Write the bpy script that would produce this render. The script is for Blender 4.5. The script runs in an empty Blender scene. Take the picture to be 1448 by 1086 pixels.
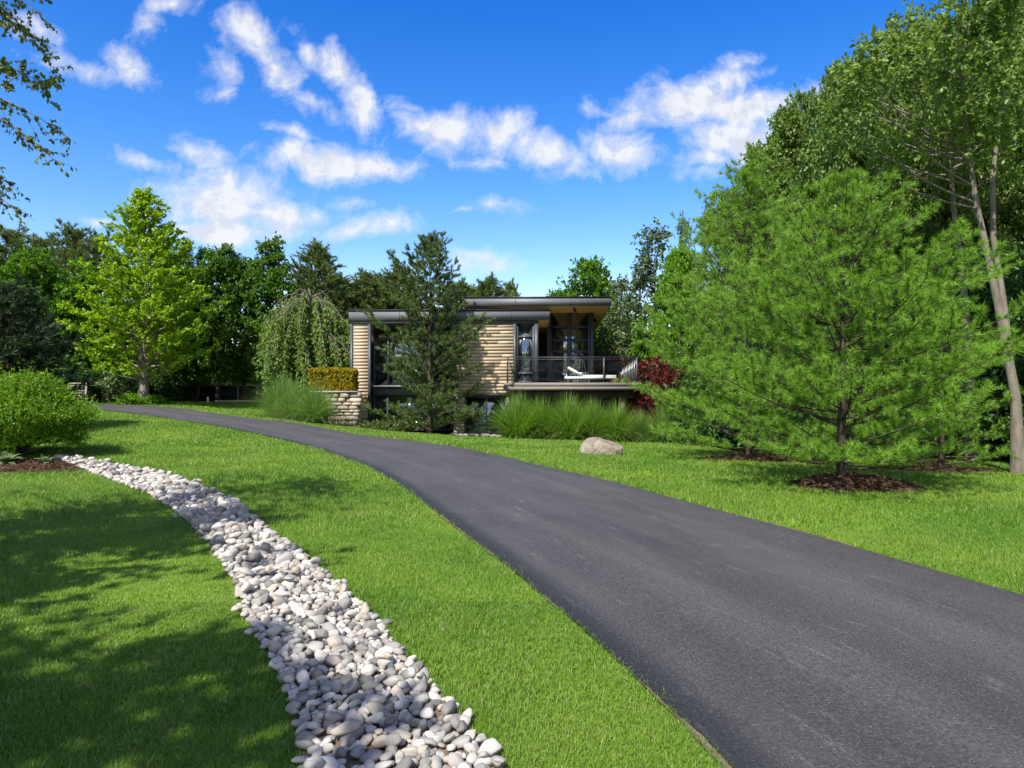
import bpy, math, numpy as np
from mathutils import Vector, Matrix
R = math.radians
sc = bpy.context.scene
COL = sc.collection

# ------------------------------------------------------------------ camera, sky, sun, exposure
F = 965.0                                   # focal length in photo pixels (1448 wide)
CX, CY, EYE = 724.0, 543.0, 1.6
cam = bpy.data.objects.new('camera', bpy.data.cameras.new('camera'))
COL.objects.link(cam)
cam.location = (0, 0, EYE); cam.rotation_euler = (R(90), 0, 0)
cam.data.sensor_width = 36.0; cam.data.lens = F / 1448 * 36
cam.data.clip_start = 0.05; cam.data.clip_end = 3000
sc.camera = cam
sc.view_settings.view_transform = 'Standard'; sc.view_settings.look = 'None'
sc.view_settings.exposure = 0.96; sc.view_settings.gamma = 1.0
sc.view_settings.use_curve_mapping = False

SUN_EL, SUN_AZ = R(51), R(210)              # azimuth clockwise from +Y: behind the camera, to the left
sd = Vector((math.sin(SUN_AZ) * math.cos(SUN_EL), math.cos(SUN_AZ) * math.cos(SUN_EL), math.sin(SUN_EL)))
sun = bpy.data.objects.new('sun', bpy.data.lights.new('sun', 'SUN'))
COL.objects.link(sun)
sun.data.energy = 4.35; sun.data.angle = R(0.5); sun.data.color = (1.0, 0.95, 0.86)
sun.rotation_euler = (-sd).to_track_quat('-Z', 'Y').to_euler()
sun.location = (-20, -25, 40)


class NT:
    """small helper round a node tree"""
    def __init__(s, tree):
        s.t = tree; s.n = tree.nodes; s.l = tree.links; s.n.clear()
    def add(s, typ, ins=None, **kw):
        n = s.n.new(typ)
        for k, v in kw.items(): setattr(n, k, v)
        for k, v in (ins or {}).items(): s.put(n.inputs[k], v)
        return n
    def put(s, sock, v):
        if isinstance(v, bpy.types.Node): s.l.new(v.outputs[0], sock)
        elif isinstance(v, bpy.types.NodeSocket): s.l.new(v, sock)
        elif isinstance(v, (tuple, list)) and sock.type == 'RGBA': sock.default_value = tuple(v)[:3] + (1,)
        else: sock.default_value = v
    def math(s, op, a, b=None, c=None, clamp=False):
        n = s.add('ShaderNodeMath', operation=op, use_clamp=clamp)
        for i, v in enumerate((a, b, c)):
            if v is not None: s.put(n.inputs[i], v)
        return n.outputs[0]
    def vmath(s, op, a, b=None):
        n = s.add('ShaderNodeVectorMath', operation=op)
        s.put(n.inputs[0], a)
        if b is not None: s.put(n.inputs[1], b)
        return n.outputs['Value'] if op == 'LENGTH' else n.outputs[0]
    def mixc(s, f, a, b, mode='MIX'):
        n = s.add('ShaderNodeMix', data_type='RGBA', blend_type=mode)
        s.put(n.inputs[0], f); s.put(n.inputs[6], a); s.put(n.inputs[7], b)
        return n.outputs[2]
    def mapr(s, v, a, b, c=0.0, d=1.0, smooth=False):
        n = s.add('ShaderNodeMapRange', interpolation_type='SMOOTHSTEP' if smooth else 'LINEAR')
        for i, x in enumerate((v, a, b, c, d)): s.put(n.inputs[i], x)
        return n.outputs[0]
    def noise(s, vec, scale, detail=4, rough=0.55, dist=0.0):
        n = s.add('ShaderNodeTexNoise', {'Scale': scale, 'Detail': detail, 'Roughness': rough, 'Distortion': dist})
        if vec is not None: s.put(n.inputs['Vector'], vec)
        return n.outputs[0]


world = bpy.data.worlds.new('World'); sc.world = world; world.use_nodes = True
W = NT(world.node_tree)
sky = W.add('ShaderNodeTexSky', sky_type='NISHITA', sun_disc=False, sun_elevation=SUN_EL, sun_rotation=SUN_AZ,
            altitude=300, air_density=1.0, dust_density=0.35, ozone_density=2.5)
skyc = W.add('ShaderNodeHueSaturation', {'Hue': 0.503, 'Saturation': 1.35, 'Value': 1.05, 'Color': sky})
geo = W.add('ShaderNodeTexCoord').outputs['Generated']
sep = W.add('ShaderNodeSeparateXYZ', {0: geo})
skyc = W.mixc(1.0, skyc.outputs[0], W.mixc(W.mapr(sep.outputs[2], 0.08, 0.55), (1.45, 1.08, 0.99), (0.20, 0.68, 1.08)), 'MULTIPLY')
yy = W.math('MAXIMUM', sep.outputs[1], 0.02)
uv = W.add('ShaderNodeCombineXYZ', {0: W.math('DIVIDE', sep.outputs[0], yy), 1: W.math('DIVIDE', sep.outputs[2], yy), 2: 0.0}).outputs[0]
CLOUDS = [(60,48,36,13,28),(115,92,60,15,12),(180,92,36,20,20),(247,8,36,15,-10),(212,40,18,20,30),(350,50,45,30,40),
 (388,95,50,27,48),(310,92,26,17,30),(312,127,18,8,10),(480,100,52,26,48),(515,150,46,30,55),(435,70,30,12,50),(452,150,32,15,25),
 (285,212,36,18,30),(210,226,44,12,14),(470,226,110,30,2),(545,232,45,22,8),(320,285,122,48,4),(300,328,108,22,0),(400,300,60,30,0),
 (550,314,44,17,-6),(500,322,46,15,-8),(452,300,26,15,0),(490,286,26,8,4),(625,180,66,32,12),(585,150,32,10,20),(705,182,55,26,8),
 (672,222,30,10,5),(775,212,66,26,18),(800,232,32,18,0),(882,212,62,26,12),(975,138,105,36,-6),(1050,150,90,36,8),(1040,192,92,36,8),
 (1000,222,46,18,0),(1015,110,70,16,-2),(990,245,25,8,0),(895,165,50,13,-18),(845,153,26,9,0),(1042,92,26,10,-10),(707,295,33,9,-3),
 (685,364,50,12,8),(690,374,46,9,0),(1150,128,16,9,0),(140,312,24,5,0),(420,190,36,8,10),(650,300,10,4,0)]
warp = W.add('ShaderNodeTexNoise', {'Vector': uv, 'Scale': 9.0, 'Detail': 3.0})
uvw = W.vmath('ADD', uv, W.add('ShaderNodeVectorMath', {0: W.vmath('SUBTRACT', warp.outputs['Color'], (0.5, 0.5, 0.5)), 'Scale': 0.055}, operation='SCALE').outputs[0])
mask = None
for px, py, rx, ry, rot in CLOUDS:
    mp = W.add('ShaderNodeMapping', {'Vector': uvw, 'Location': ((px-CX)/F, (CY-py)/F, 0), 'Rotation': (0, 0, R(-rot)),
                                     'Scale': (rx*.98/F, ry*.98/F, 1)}, vector_type='TEXTURE')
    d = W.vmath('LENGTH', mp)
    v = W.math('MULTIPLY', W.math('SUBTRACT', 1.0, d), min(1.25, max(.42, math.sqrt(rx*ry)/38)))
    mask = v if mask is None else W.math('MAXIMUM', mask, v)
mask = W.math('MAXIMUM', mask, -1.2)
# generic field of unseen clouds behind the camera, cover raised to whiten fill light
rear = W.mapr(sep.outputs[1], 0.25, 0.0)
zc = W.math('MAXIMUM', sep.outputs[2], 0.08)
plane = W.add('ShaderNodeCombineXYZ', {0: W.math('DIVIDE', sep.outputs[0], zc), 1: W.math('DIVIDE', sep.outputs[1], zc), 2: 0.0}).outputs[0]
rearm = W.math('SUBTRACT', W.math('MULTIPLY', W.noise(plane, 0.9, 3), 3.2), 1.15)
mask = W.math('ADD', W.math('MULTIPLY', mask, W.math('SUBTRACT', 1.0, rear)), W.math('MULTIPLY', rearm, rear))
fine = W.noise(uvw, 20.0, 9, 0.64, 0.2)
fine2 = W.noise(W.vmath('ADD', uvw, (0.009, -0.014, 0)), 20.0, 7, 0.64, 0.2)
dens_in = W.math('ADD', W.math('MULTIPLY', mask, 1.2), W.math('MULTIPLY', W.math('SUBTRACT', fine, 0.5), 3.3))
dens = W.math('POWER', W.mapr(dens_in, -0.40, 0.95, 0.0, 1.0, False), 1.35)
dens = W.math('MULTIPLY', dens, 0.94)
dens = W.math('MULTIPLY', dens, W.mapr(sep.outputs[2], 0.0, 0.06))
shade = W.mapr(W.math('SUBTRACT', fine2, fine), -0.05, 0.09, 0.0, 1.0)
shade = W.math('MULTIPLY', shade, W.mapr(dens_in, 0.2, 0.9, 0.0, 1.0))
cl = W.mixc(shade, (4.15, 4.22, 4.35), (3.35, 3.52, 3.95))
bg = W.add('ShaderNodeBackground', {'Color': W.mixc(dens, skyc, cl), 'Strength': 0.115})
W.add('ShaderNodeOutputWorld', {'Surface': bg})

# ------------------------------------------------------------------ ground height
def P3(px, py, Y): return ((px-CX)*Y/F, Y, EYE + (CY-py)*Y/F)
ctrl = [(x, y, 0.0) for x in (-10, -5, 0, 5, 10) for y in (-6, 0, 5, 10)]
ctrl += [(-10, 15, .09), (-5, 15, 0), (0, 15, -.03), (10, 14, -.2)]
ctrl += [P3(850, 643, 18), P3(1070, 648, 17), P3(500, 608, 30), P3(600, 616, 29.5), P3(705, 618, 29), P3(840, 622, 28), P3(970, 624, 28)]
ctrl += [P3(345, 610, 20.5), P3(414, 598, 23.5), P3(242, 593, 23.5), P3(311, 586, 26.5), P3(221, 574, 30), P3(128, 579, 26.5), P3(119, 572, 30.5),
         P3(480, 611, 22), P3(557, 621, 19.5), P3(449, 634, 17.2), P3(657, 634, 17.2), P3(203, 571, 32), P3(300, 568, 38), P3(380, 569, 38), P3(440, 600, 26.5)]
ctrl += [(-40, 60, .8), (-15, 60, .5), (5, 55, -.6), (40, 60, -.6), (-40, 20, .5), (40, 20, -.5), (25, 20, -.4), (-40, -10, 0), (40, -10, 0), (0, -20, 0)]
C = np.array(ctrl, float); XYc = C[:, :2] / 10
def _phi(r2): return 0.5 * r2 * np.log(r2 + 1e-9)
n_ = len(C); A_ = np.zeros((n_+3, n_+3))
A_[:n_, :n_] = _phi(((XYc[:, None] - XYc[None])**2).sum(-1)) + 0.02*np.eye(n_)
A_[:n_, n_] = 1; A_[:n_, n_+1:] = XYc; A_[n_, :n_] = 1; A_[n_+1:, :n_] = XYc.T
wts = np.linalg.solve(A_, np.concatenate([C[:, 2], [0, 0, 0]]))
def sstep(a, b, x):
    t = np.clip((x-a)/(b-a), 0, 1); return t*t*(3-2*t)
def ground(X, Y):
    X = np.atleast_1d(np.asarray(X, float)); Y = np.atleast_1d(np.asarray(Y, float)); out = np.empty(len(X))
    for i in range(0, len(X), 100000):
        q = np.stack([X[i:i+100000], Y[i:i+100000]], -1) / 10
        z = _phi(((q[:, None] - XYc[None])**2).sum(-1)) @ wts[:n_] + wts[n_] + q @ wts[n_+1:]
        d = np.hypot(q[:, 0]*10, q[:, 1]*10-20)
        w = sstep(38, 62, d)
        out[i:i+100000] = z*(1-w) + (-0.1)*w
    return out
def gz(x, y): return float(ground([x], [y])[0])
def onground(px, py):
    prev = 1.5
    for Y in np.arange(1.5, 80, 0.1):
        if EYE + (CY-py)*Y/F < gz((px-CX)*Y/F, Y): break
        prev = Y
    lo, hi = prev, Y
    for _ in range(14):
        m = (lo+hi)/2
        if EYE + (CY-py)*m/F < gz((px-CX)*m/F, m): hi = m
        else: lo = m
    return np.array([(px-CX)*lo/F, lo])
def at(px, Y):                                # a ground point below that column of the photo, Y metres away
    x = (px-CX)*Y/F; return x, Y, gz(x, Y)
def top_h(py, Y, z): return EYE + (CY-py)*Y/F - z

# ------------------------------------------------------------------ mesh helpers
def mesh(name, V, Fc, mat=None, smooth=False):
    V = np.asarray(V, np.float32); Fc = np.asarray(Fc, np.int32)
    me = bpy.data.meshes.new(name)
    me.vertices.add(len(V)); me.vertices.foreach_set('co', V.ravel())
    k = Fc.shape[1]; m = len(Fc)
    me.loops.add(m*k); me.loops.foreach_set('vertex_index', Fc.ravel())
    me.polygons.add(m); me.polygons.foreach_set('loop_start', np.arange(0, m*k, k, dtype=np.int32))
    if smooth: me.polygons.foreach_set('use_smooth', np.ones(m, bool))
    me.update(calc_edges=True)
    if mat: me.materials.append(mat)
    return me
class Acc:
    def __init__(s): s.v = []; s.f = []; s.n = 0
    def add(s, V, Fc):
        s.v.append(np.asarray(V, float).reshape(-1, 3)); Fc = np.asarray(Fc, int)
        if Fc.shape[1] == 4: Fc = np.concatenate([Fc[:, [0, 1, 2]], Fc[:, [0, 2, 3]]])
        s.f.append(Fc + s.n); s.n += len(s.v[-1]); return s
    def box(s, x0, x1, y0, y1, z0, z1, dz=0.0):
        """box; dz lowers the far (y1) end, for sloping slabs"""
        V = [(x0,y0,z0),(x1,y0,z0),(x1,y1,z0+dz),(x0,y1,z0+dz),(x0,y0,z1),(x1,y0,z1),(x1,y1,z1+dz),(x0,y1,z1+dz)]
        return s.add(V, [(0,3,2,1),(4,5,6,7),(0,1,5,4),(1,2,6,5),(2,3,7,6),(3,0,4,7)])
    def tube(s, path, rad, k=6):
        P = np.asarray(path, float); n = len(P); rad = np.broadcast_to(rad, n)
        T = np.gradient(P, axis=0); T /= np.linalg.norm(T, axis=1)[:, None] + 1e-9
        ref = np.where(np.abs(T[:, 2:3]) > 0.9, np.array([[1., 0, 0]]), np.array([[0., 0, 1]]))
        U = np.cross(T, ref); U /= np.linalg.norm(U, axis=1)[:, None] + 1e-9; Q = np.cross(T, U)
        a = np.linspace(0, 2*np.pi, k, endpoint=False)
        V = P[:, None] + rad[:, None, None]*(np.cos(a)[None, :, None]*U[:, None] + np.sin(a)[None, :, None]*Q[:, None])
        i = np.arange(n-1)[:, None]*k; j = np.arange(k)[None]; j2 = (j+1) % k
        Fq = np.stack([i+j, i+j2, i+k+j2, i+k+j], -1).reshape(-1, 4)
        s.add(V.reshape(-1, 3), Fq)
        s.add(np.concatenate([V[-1], P[-1:]]), [(q, (q+1) % k, k) for q in range(k)])
        return s
    def data(s): return np.concatenate(s.v), np.concatenate(s.f)
    def build(s, name, mat, parent=None, smooth=False):
        V, Fc = s.data(); return obj(name, mesh(name, V, Fc, mat, smooth), parent)
def obj(name, me, parent=None, loc=None):
    o = bpy.data.objects.new(name, me); COL.objects.link(o)
    if parent: o.parent = parent
    if loc is not None: o.location = loc
    return o
def tag(o, label=None, cat=None, group=None, kind=None):
    for k, v in (('label', label), ('category', cat), ('group', group), ('kind', kind)):
        if v: o[k] = v
    return o
def thing(name, loc, label, cat, group=None, rz=0.0):
    o = bpy.data.objects.new(name, None); COL.objects.link(o); o.location = loc; o.rotation_euler = (0, 0, rz)
    return tag(o, label, cat, group)
def inside(poly, X, Y):
    poly = np.asarray(poly); r = np.zeros(len(X), bool); x1, y1 = poly[-1]
    for x2, y2 in poly:
        c = (y2 > Y) != (y1 > Y)
        if y1 != y2: r ^= c & (X < (x1-x2)*(Y-y2)/(y1-y2) + x2)
        x1, y1 = x2, y2
    return r
def smoothline(pts, n):
    p = np.asarray(pts, float); d = np.r_[0, np.cumsum(np.linalg.norm(np.diff(p, axis=0), axis=1))]
    t = np.linspace(0, d[-1], n*4); q = np.stack([np.interp(t, d, p[:, k]) for k in (0, 1)], -1)
    w = max(3, n//14) | 1; pad = np.pad(q, ((w//2*2, w//2*2), (0, 0)), mode='reflect', reflect_type='odd')
    ker = np.ones(w)/w
    for _ in range(2): pad = np.stack([np.convolve(pad[:, k], ker, 'valid') for k in (0, 1)], -1)
    i = np.linspace(0, len(pad)-1, n).round().astype(int); return pad[i]

# ------------------------------------------------------------------ materials
def material(name):
    m = bpy.data.materials.new(name); m.use_nodes = True; return m, NT(m.node_tree)
def finish(t, sh): t.add('ShaderNodeOutputMaterial', {'Surface': sh})
def leafmat(name, c1, c2, trans=0.4, rough=0.45, big=0.5, spec=0.35, tint=None):
    m, t = material(name)
    co = t.add('ShaderNodeTexCoord').outputs['Object']
    g = t.add('ShaderNodeNewGeometry').outputs['Random Per Island']
    f = t.math('ADD', t.math('MULTIPLY', g, 0.55), t.math('MULTIPLY', t.mapr(t.noise(co, big, 2), 0.3, 0.7), 0.45))
    c = t.mixc(f, c1, c2)
    if tint:
        c = t.mixc(t.mapr(g, 0.93, 0.96), c, tint)
    b = t.add('ShaderNodeBsdfPrincipled', {'Base Color': c, 'Roughness': rough, 'Specular IOR Level': spec})
    tc = t.add('ShaderNodeHueSaturation', {'Hue': 0.485, 'Saturation': 1.1, 'Value': 1.25, 'Color': c})
    tr = t.add('ShaderNodeBsdfTranslucent', {'Color': tc})
    mx = t.add('ShaderNodeMixShader', {0: trans, 1: b, 2: tr}); finish(t, mx); return m
def solid(name, col, rough=0.6, var=0.12, scale=6.0, metal=0.0, spec=0.4, bump=0.0, stretch=(1, 1, 1)):
    m, t = material(name)
    co = t.add('ShaderNodeTexCoord').outputs['Object']
    mp = t.add('ShaderNodeMapping', {'Vector': co, 'Scale': stretch})
    nz = t.noise(mp, scale, 6, 0.6)
    c = t.mixc(t.mapr(nz, 0.25, 0.75), tuple(x*(1-var) for x in col), tuple(min(1, x*(1+var)) for x in col))
    ins = {'Base Color': c, 'Roughness': rough, 'Metallic': metal, 'Specular IOR Level': spec}
    if bump: ins['Normal'] = t.add('ShaderNodeBump', {'Strength': bump, 'Distance': 0.02, 'Height': nz})
    finish(t, t.add('ShaderNodeBsdfPrincipled', ins)); return m
def barkmat(name, c1, c2, scale=9.0):
    m, t = material(name)
    co = t.add('ShaderNodeTexCoord').outputs['Object']
    mp = t.add('ShaderNodeMapping', {'Vector': co, 'Scale': (1, 1, 0.25)})
    nz = t.noise(mp, scale, 6, 0.65); n2 = t.noise(co, 1.3, 3)
    c = t.mixc(t.mapr(nz, 0.3, 0.7), c1, c2); c = t.mixc(t.mapr(n2, 0.45, 0.7, 0, 0.5), c, (0.09, 0.095, 0.06))
    bp = t.add('ShaderNodeBump', {'Strength': 0.8, 'Distance': 0.03, 'Height': nz})
    finish(t, t.add('ShaderNodeBsdfPrincipled', {'Base Color': c, 'Roughness': 0.9, 'Normal': bp, 'Specular IOR Level': 0.15})); return m

M = {}
M['maple'] = leafmat('maple leaves', (.05, .14, .014), (.13, .27, .022))
M['dark_maple'] = leafmat('dark maple leaves', (.042, .12, .012), (.12, .235, .022), 0.38)
M['forest'] = leafmat('forest leaves', (.055, .13, .024), (.21, .30, .065), 0.38)
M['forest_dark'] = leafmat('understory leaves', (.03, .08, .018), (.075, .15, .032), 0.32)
M['olive'] = leafmat('olive leaves', (.07, .115, .035), (.13, .18, .065), 0.3)
M['bright'] = leafmat('bright leaves', (.085, .21, .014), (.18, .36, .025), 0.45)
M['ginkgo'] = leafmat('ginkgo leaves', (.15, .29, .012), (.32, .48, .022), 0.45)
M['red'] = leafmat('red leaves', (.085, .016, .016), (.19, .038, .026), 0.38)
M['white_pine'] = leafmat('white pine needles', (.075, .185, .02), (.255, .45, .045), 0.32, big=4.5)
M['house_pine'] = leafmat('mugo needles', (.06, .11, .03), (.155, .22, .065), 0.33, big=1.0)
M['pine'] = leafmat('pine needles', (.07, .12, .03), (.165, .22, .06), 0.34)
M['shaded_pine'] = leafmat('shaded pine needles', (.02, .042, .016), (.045, .075, .026), 0.2)  # shade lying over this pine is put into the needle colour
M['spruce'] = leafmat('spruce needles', (.03, .07, .028), (.06, .125, .045), 0.2)
M['weeping'] = leafmat('weeping foliage', (.10, .185, .035), (.22, .33, .065), 0.38)
M['yew'] = leafmat('yew leaves', (.07, .18, .012), (.20, .36, .02), 0.35, big=2.0)
M['hedge'] = leafmat('golden hedge leaves', (.22, .21, .012), (.46, .38, .02), 0.35, tint=(.25, .1, .02))
M['miscanthus'] = leafmat('ornamental grass blades', (.085, .2, .02), (.2, .36, .05), 0.4, big=1.0, tint=(.45, .42, .22))
M['miscanthus_dark'] = leafmat('silver grass blades', (.085, .19, .03), (.2, .34, .075), 0.4, big=1.0, tint=(.45, .42, .25))
M['pale'] = leafmat('pale shrub leaves', (.10, .17, .06), (.30, .38, .2), 0.35)
M['birch'] = leafmat('birch leaves', (.085, .125, .028), (.18, .21, .055), 0.42)
M['hosta'] = leafmat('hosta leaves', (.13, .2, .08), (.24, .33, .16), 0.35)
M['bark'] = barkmat('grey bark', (.10, .085, .07), (.24, .205, .165))
M['bark_pale'] = barkmat('pale bark', (.15, .135, .11), (.30, .27, .22), 6)
M['bark_dark'] = barkmat('dark bark', (.035, .028, .022), (.09, .07, .055))
M['siding'] = None
def siding(name, c, dark):
    m, t = material(name)
    co = t.add('ShaderNodeTexCoord').outputs['Object']
    g = t.add('ShaderNodeNewGeometry').outputs['Random Per Island']
    mp = t.add('ShaderNodeMapping', {'Vector': co, 'Scale': (0.6, 0.6, 9)})
    mp2 = t.vmath('ADD', mp, t.add('ShaderNodeCombineXYZ', {0: t.math('MULTIPLY', g, 37.0)}))
    nz = t.noise(mp2, 4.0, 6, 0.65)
    f = t.math('ADD', t.math('MULTIPLY', g, 0.5), t.math('MULTIPLY', t.mapr(nz, 0.3, 0.7), 0.6))
    c = t.mixc(f, dark, c)
    finish(t, t.add('ShaderNodeBsdfPrincipled', {'Base Color': c, 'Roughness': 0.7, 'Specular IOR Level': 0.25})); return m
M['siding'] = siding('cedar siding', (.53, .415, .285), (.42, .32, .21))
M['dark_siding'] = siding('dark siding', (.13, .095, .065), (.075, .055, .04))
M['soffit'] = siding('cedar soffit', (.62, .36, .12), (.42, .22, .06))
M['decking'] = siding('weathered decking', (.23, .21, .185), (.12, .108, .095))
M['fascia'] = solid('grey metal fascia', (.13, .135, .15), .55, .08, 1.2, .1)
M['black'] = solid('black metal', (.022, .023, .026), .4, .2, 3)
M['frame'] = solid('charcoal frame', (.055, .062, .075), .4, .1, 3)
M['steel'] = solid('grey steel', (.34, .35, .36), .35, .1, 5, .6)
M['concrete'] = solid('concrete', (.36, .33, .29), .85, .15, 7, bump=.2)
M['slab'] = solid('stone slab', (.2, .2, .21), .8, .15, 5, bump=.2)
M['interior'] = solid('interior plaster', (.32, .3, .27), .9, .06, 2)
M['white'] = solid('white fabric', (.78, .77, .74), .8, .04, 9)
M['screen'] = solid('dark fence mesh', (.022, .03, .022), .85, .3, 3, stretch=(1, 1, 4))
M['tan_wood'] = solid('weathered timber', (.3, .25, .19), .85, .25, 5, stretch=(1, 1, .3))
M['mulch'] = None
def mulchmat():
    m, t = material('bark mulch')
    co = t.add('ShaderNodeTexCoord').outputs['Object']
    g = t.add('ShaderNodeNewGeometry').outputs['Random Per Island']
    c = t.mixc(g, (.05, .028, .018), (.20, .115, .075))
    c = t.mixc(t.mapr(t.noise(co, 25, 4), .35, .7), c, (.035, .022, .016))
    finish(t, t.add('ShaderNodeBsdfPrincipled', {'Base Color': c, 'Roughness': .95, 'Specular IOR Level': .1})); return m
M['mulch'] = mulchmat()
M['edge_soil'] = solid('dark edge soil', (.13, .09, .06), .95, .5, 22, bump=.4)
M['soil'] = solid('sandy soil', (.27, .19, .125), .95, .3, 8, bump=.4)
def glassmat():
    m, t = material('window glass')
    lw = t.add('ShaderNodeLayerWeight', {'Blend': .5}).outputs['Facing']
    f = t.math('ADD', t.math('MULTIPLY', t.math('POWER', lw, 4.0), .6), 0.30)
    a = t.add('ShaderNodeBsdfTransparent', {'Color': (.42, .47, .47)}); b = t.add('ShaderNodeBsdfGlossy', {'Color': (.9, .95, 1), 'Roughness': .02})
    finish(t, t.add('ShaderNodeMixShader', {0: f, 1: a, 2: b})); return m
M['glass'] = glassmat()
def clearglass():
    m, t = material('railing glass')
    f = t.math('ADD', t.math('MULTIPLY', t.math('POWER', t.add('ShaderNodeLayerWeight', {'Blend': .5}).outputs['Facing'], 4.0), .5), 0.02)
    a = t.add('ShaderNodeBsdfTransparent', {'Color': (.97, .985, .98)}); b = t.add('ShaderNodeBsdfGlossy', {'Roughness': .01})
    finish(t, t.add('ShaderNodeMixShader', {0: f, 1: a, 2: b})); return m
M['rail_glass'] = clearglass()
def stonemat(name, lo, hi, warm, sc_=1.0):
    m, t = material(name)
    co = t.add('ShaderNodeTexCoord').outputs['Object']
    r = t.math('FRACT', t.math('ADD', t.add('ShaderNodeNewGeometry').outputs['Random Per Island'],
                               t.math('MULTIPLY', t.add('ShaderNodeObjectInfo').outputs['Random'], 7.31)))
    c = t.mixc(r, lo, hi)
    c = t.mixc(t.mapr(t.math('FRACT', t.math('MULTIPLY', r, 13.7)), .62, 1.0, 0, .75), c, warm)
    n1 = t.noise(co, 9*sc_, 5, .65); n2 = t.noise(co, 45*sc_, 4, .7)
    c = t.mixc(t.mapr(n1, .42, .72, 0, .5), c, tuple(x*.62 for x in lo))
    c = t.mixc(t.mapr(n2, .5, .75, 0, .35), c, tuple(x*.5 for x in lo))
    bp = t.add('ShaderNodeBump', {'Strength': .3, 'Distance': .01, 'Height': n2})
    finish(t, t.add('ShaderNodeBsdfPrincipled', {'Base Color': c, 'Roughness': .8, 'Normal': bp, 'Specular IOR Level': .25})); return m
M['pebble'] = stonemat('river stone', (.17, .162, .15), (.56, .53, .48), (.44, .36, .28), 2.4)
M['boulder'] = stonemat('boulder stone', (.27, .225, .175), (.33, .28, .22), (.33, .28, .22), .5)
def bouldermat():
    m, t = material('weathered boulder')
    co = t.add('ShaderNodeTexCoord').outputs['Object']
    n1, n2, n3 = t.noise(co, 2.6, 6, .65, .6), t.noise(co, 9, 6, .7), t.noise(co, 40, 4, .7)
    c = t.mixc(t.mapr(n1, .36, .64), (.20, .165, .125), (.40, .345, .27))
    c = t.mixc(t.mapr(n2, .5, .72, 0, .7), c, (.14, .12, .095)); c = t.mixc(t.mapr(n3, .5, .7, 0, .4), c, (.46, .42, .35))
    hgt = t.math('ADD', t.math('MULTIPLY', n2, 1.0), t.math('MULTIPLY', n3, .3))
    bp = t.add('ShaderNodeBump', {'Strength': 1.0, 'Distance': .09, 'Height': hgt})
    finish(t, t.add('ShaderNodeBsdfPrincipled', {'Base Color': c, 'Roughness': .9, 'Normal': bp, 'Specular IOR Level': .2})); return m
M['boulder'] = bouldermat()
M['wallstone'] = stonemat('wall stone', (.30, .25, .2), (.52, .44, .35), (.42, .33, .24), .6)
def asphalt():
    m, t = material('asphalt')
    co = t.add('ShaderNodeTexCoord').outputs['Object']
    u = t.add('ShaderNodeUVMap', uv_map='along').outputs[0]
    us = t.add('ShaderNodeSeparateXYZ', {0: u})
    n0 = t.noise(co, 0.55, 4, .6); nf = t.noise(co, 130, 3, .75)
    lane = t.add('ShaderNodeMapping', {'Vector': u, 'Scale': (3.4, 0.16, 1)}); nl = t.noise(lane, 2.2, 5, .6, .3)
    c = t.mixc(t.mapr(n0, .3, .7), (.034, .0325, .0325), (.049, .047, .0465))
    c = t.mixc(t.mapr(nl, .42, .72, 0, .5), c, (.074, .070, .067))
    # paler worn wheel paths
    for cu in (.30, .66):
        d = t.math('ABSOLUTE', t.math('SUBTRACT', us.outputs[0], cu))
        c = t.mixc(t.math('MULTIPLY', t.mapr(d, .17, 0, 0, .38, True), t.mapr(nl, .3, .65)), c, (.082, .077, .073))
    # dark sealed edges
    ed = t.math('ABSOLUTE', t.math('SUBTRACT', us.outputs[0], .5))
    c = t.mixc(t.mapr(t.math('ADD', ed, t.math('MULTIPLY', n0, .06)), .44, .5, 0, .6, True), c, (.024, .023, .0235))
    # pale grit and scuffs
    scuff = t.add('ShaderNodeMapping', {'Vector': u, 'Scale': (22, .9, 1)}); ns = t.noise(scuff, 1.6, 6, .7)
    c = t.mixc(t.mapr(ns, .58, .72, 0, .5), c, (.16, .148, .136))
    vo = t.add('ShaderNodeTexVoronoi', {'Vector': co, 'Scale': 95.0})
    gr = t.math('MULTIPLY', t.mapr(vo.outputs['Distance'], .42, .22), t.mapr(t.add('ShaderNodeSeparateColor', {0: vo.outputs['Color']}).outputs[0], .6, .95))
    c = t.mixc(t.math('MULTIPLY', gr, .5), c, (.24, .24, .22))
    ng = t.noise(co, 60, 5, .85); c = t.mixc(t.mapr(ng, .36, .64), t.mixc(1.0, c, (.4, .4, .4), 'MULTIPLY'), t.mixc(1.0, c, (1.75, 1.75, 1.75), 'MULTIPLY'))
    bp = t.add('ShaderNodeBump', {'Strength': .9, 'Distance': .01, 'Height': ng})
    finish(t, t.add('ShaderNodeBsdfPrincipled', {'Base Color': c, 'Roughness': .72, 'Normal': bp, 'Specular IOR Level': .45})); return m
M['asphalt'] = asphalt()
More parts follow.
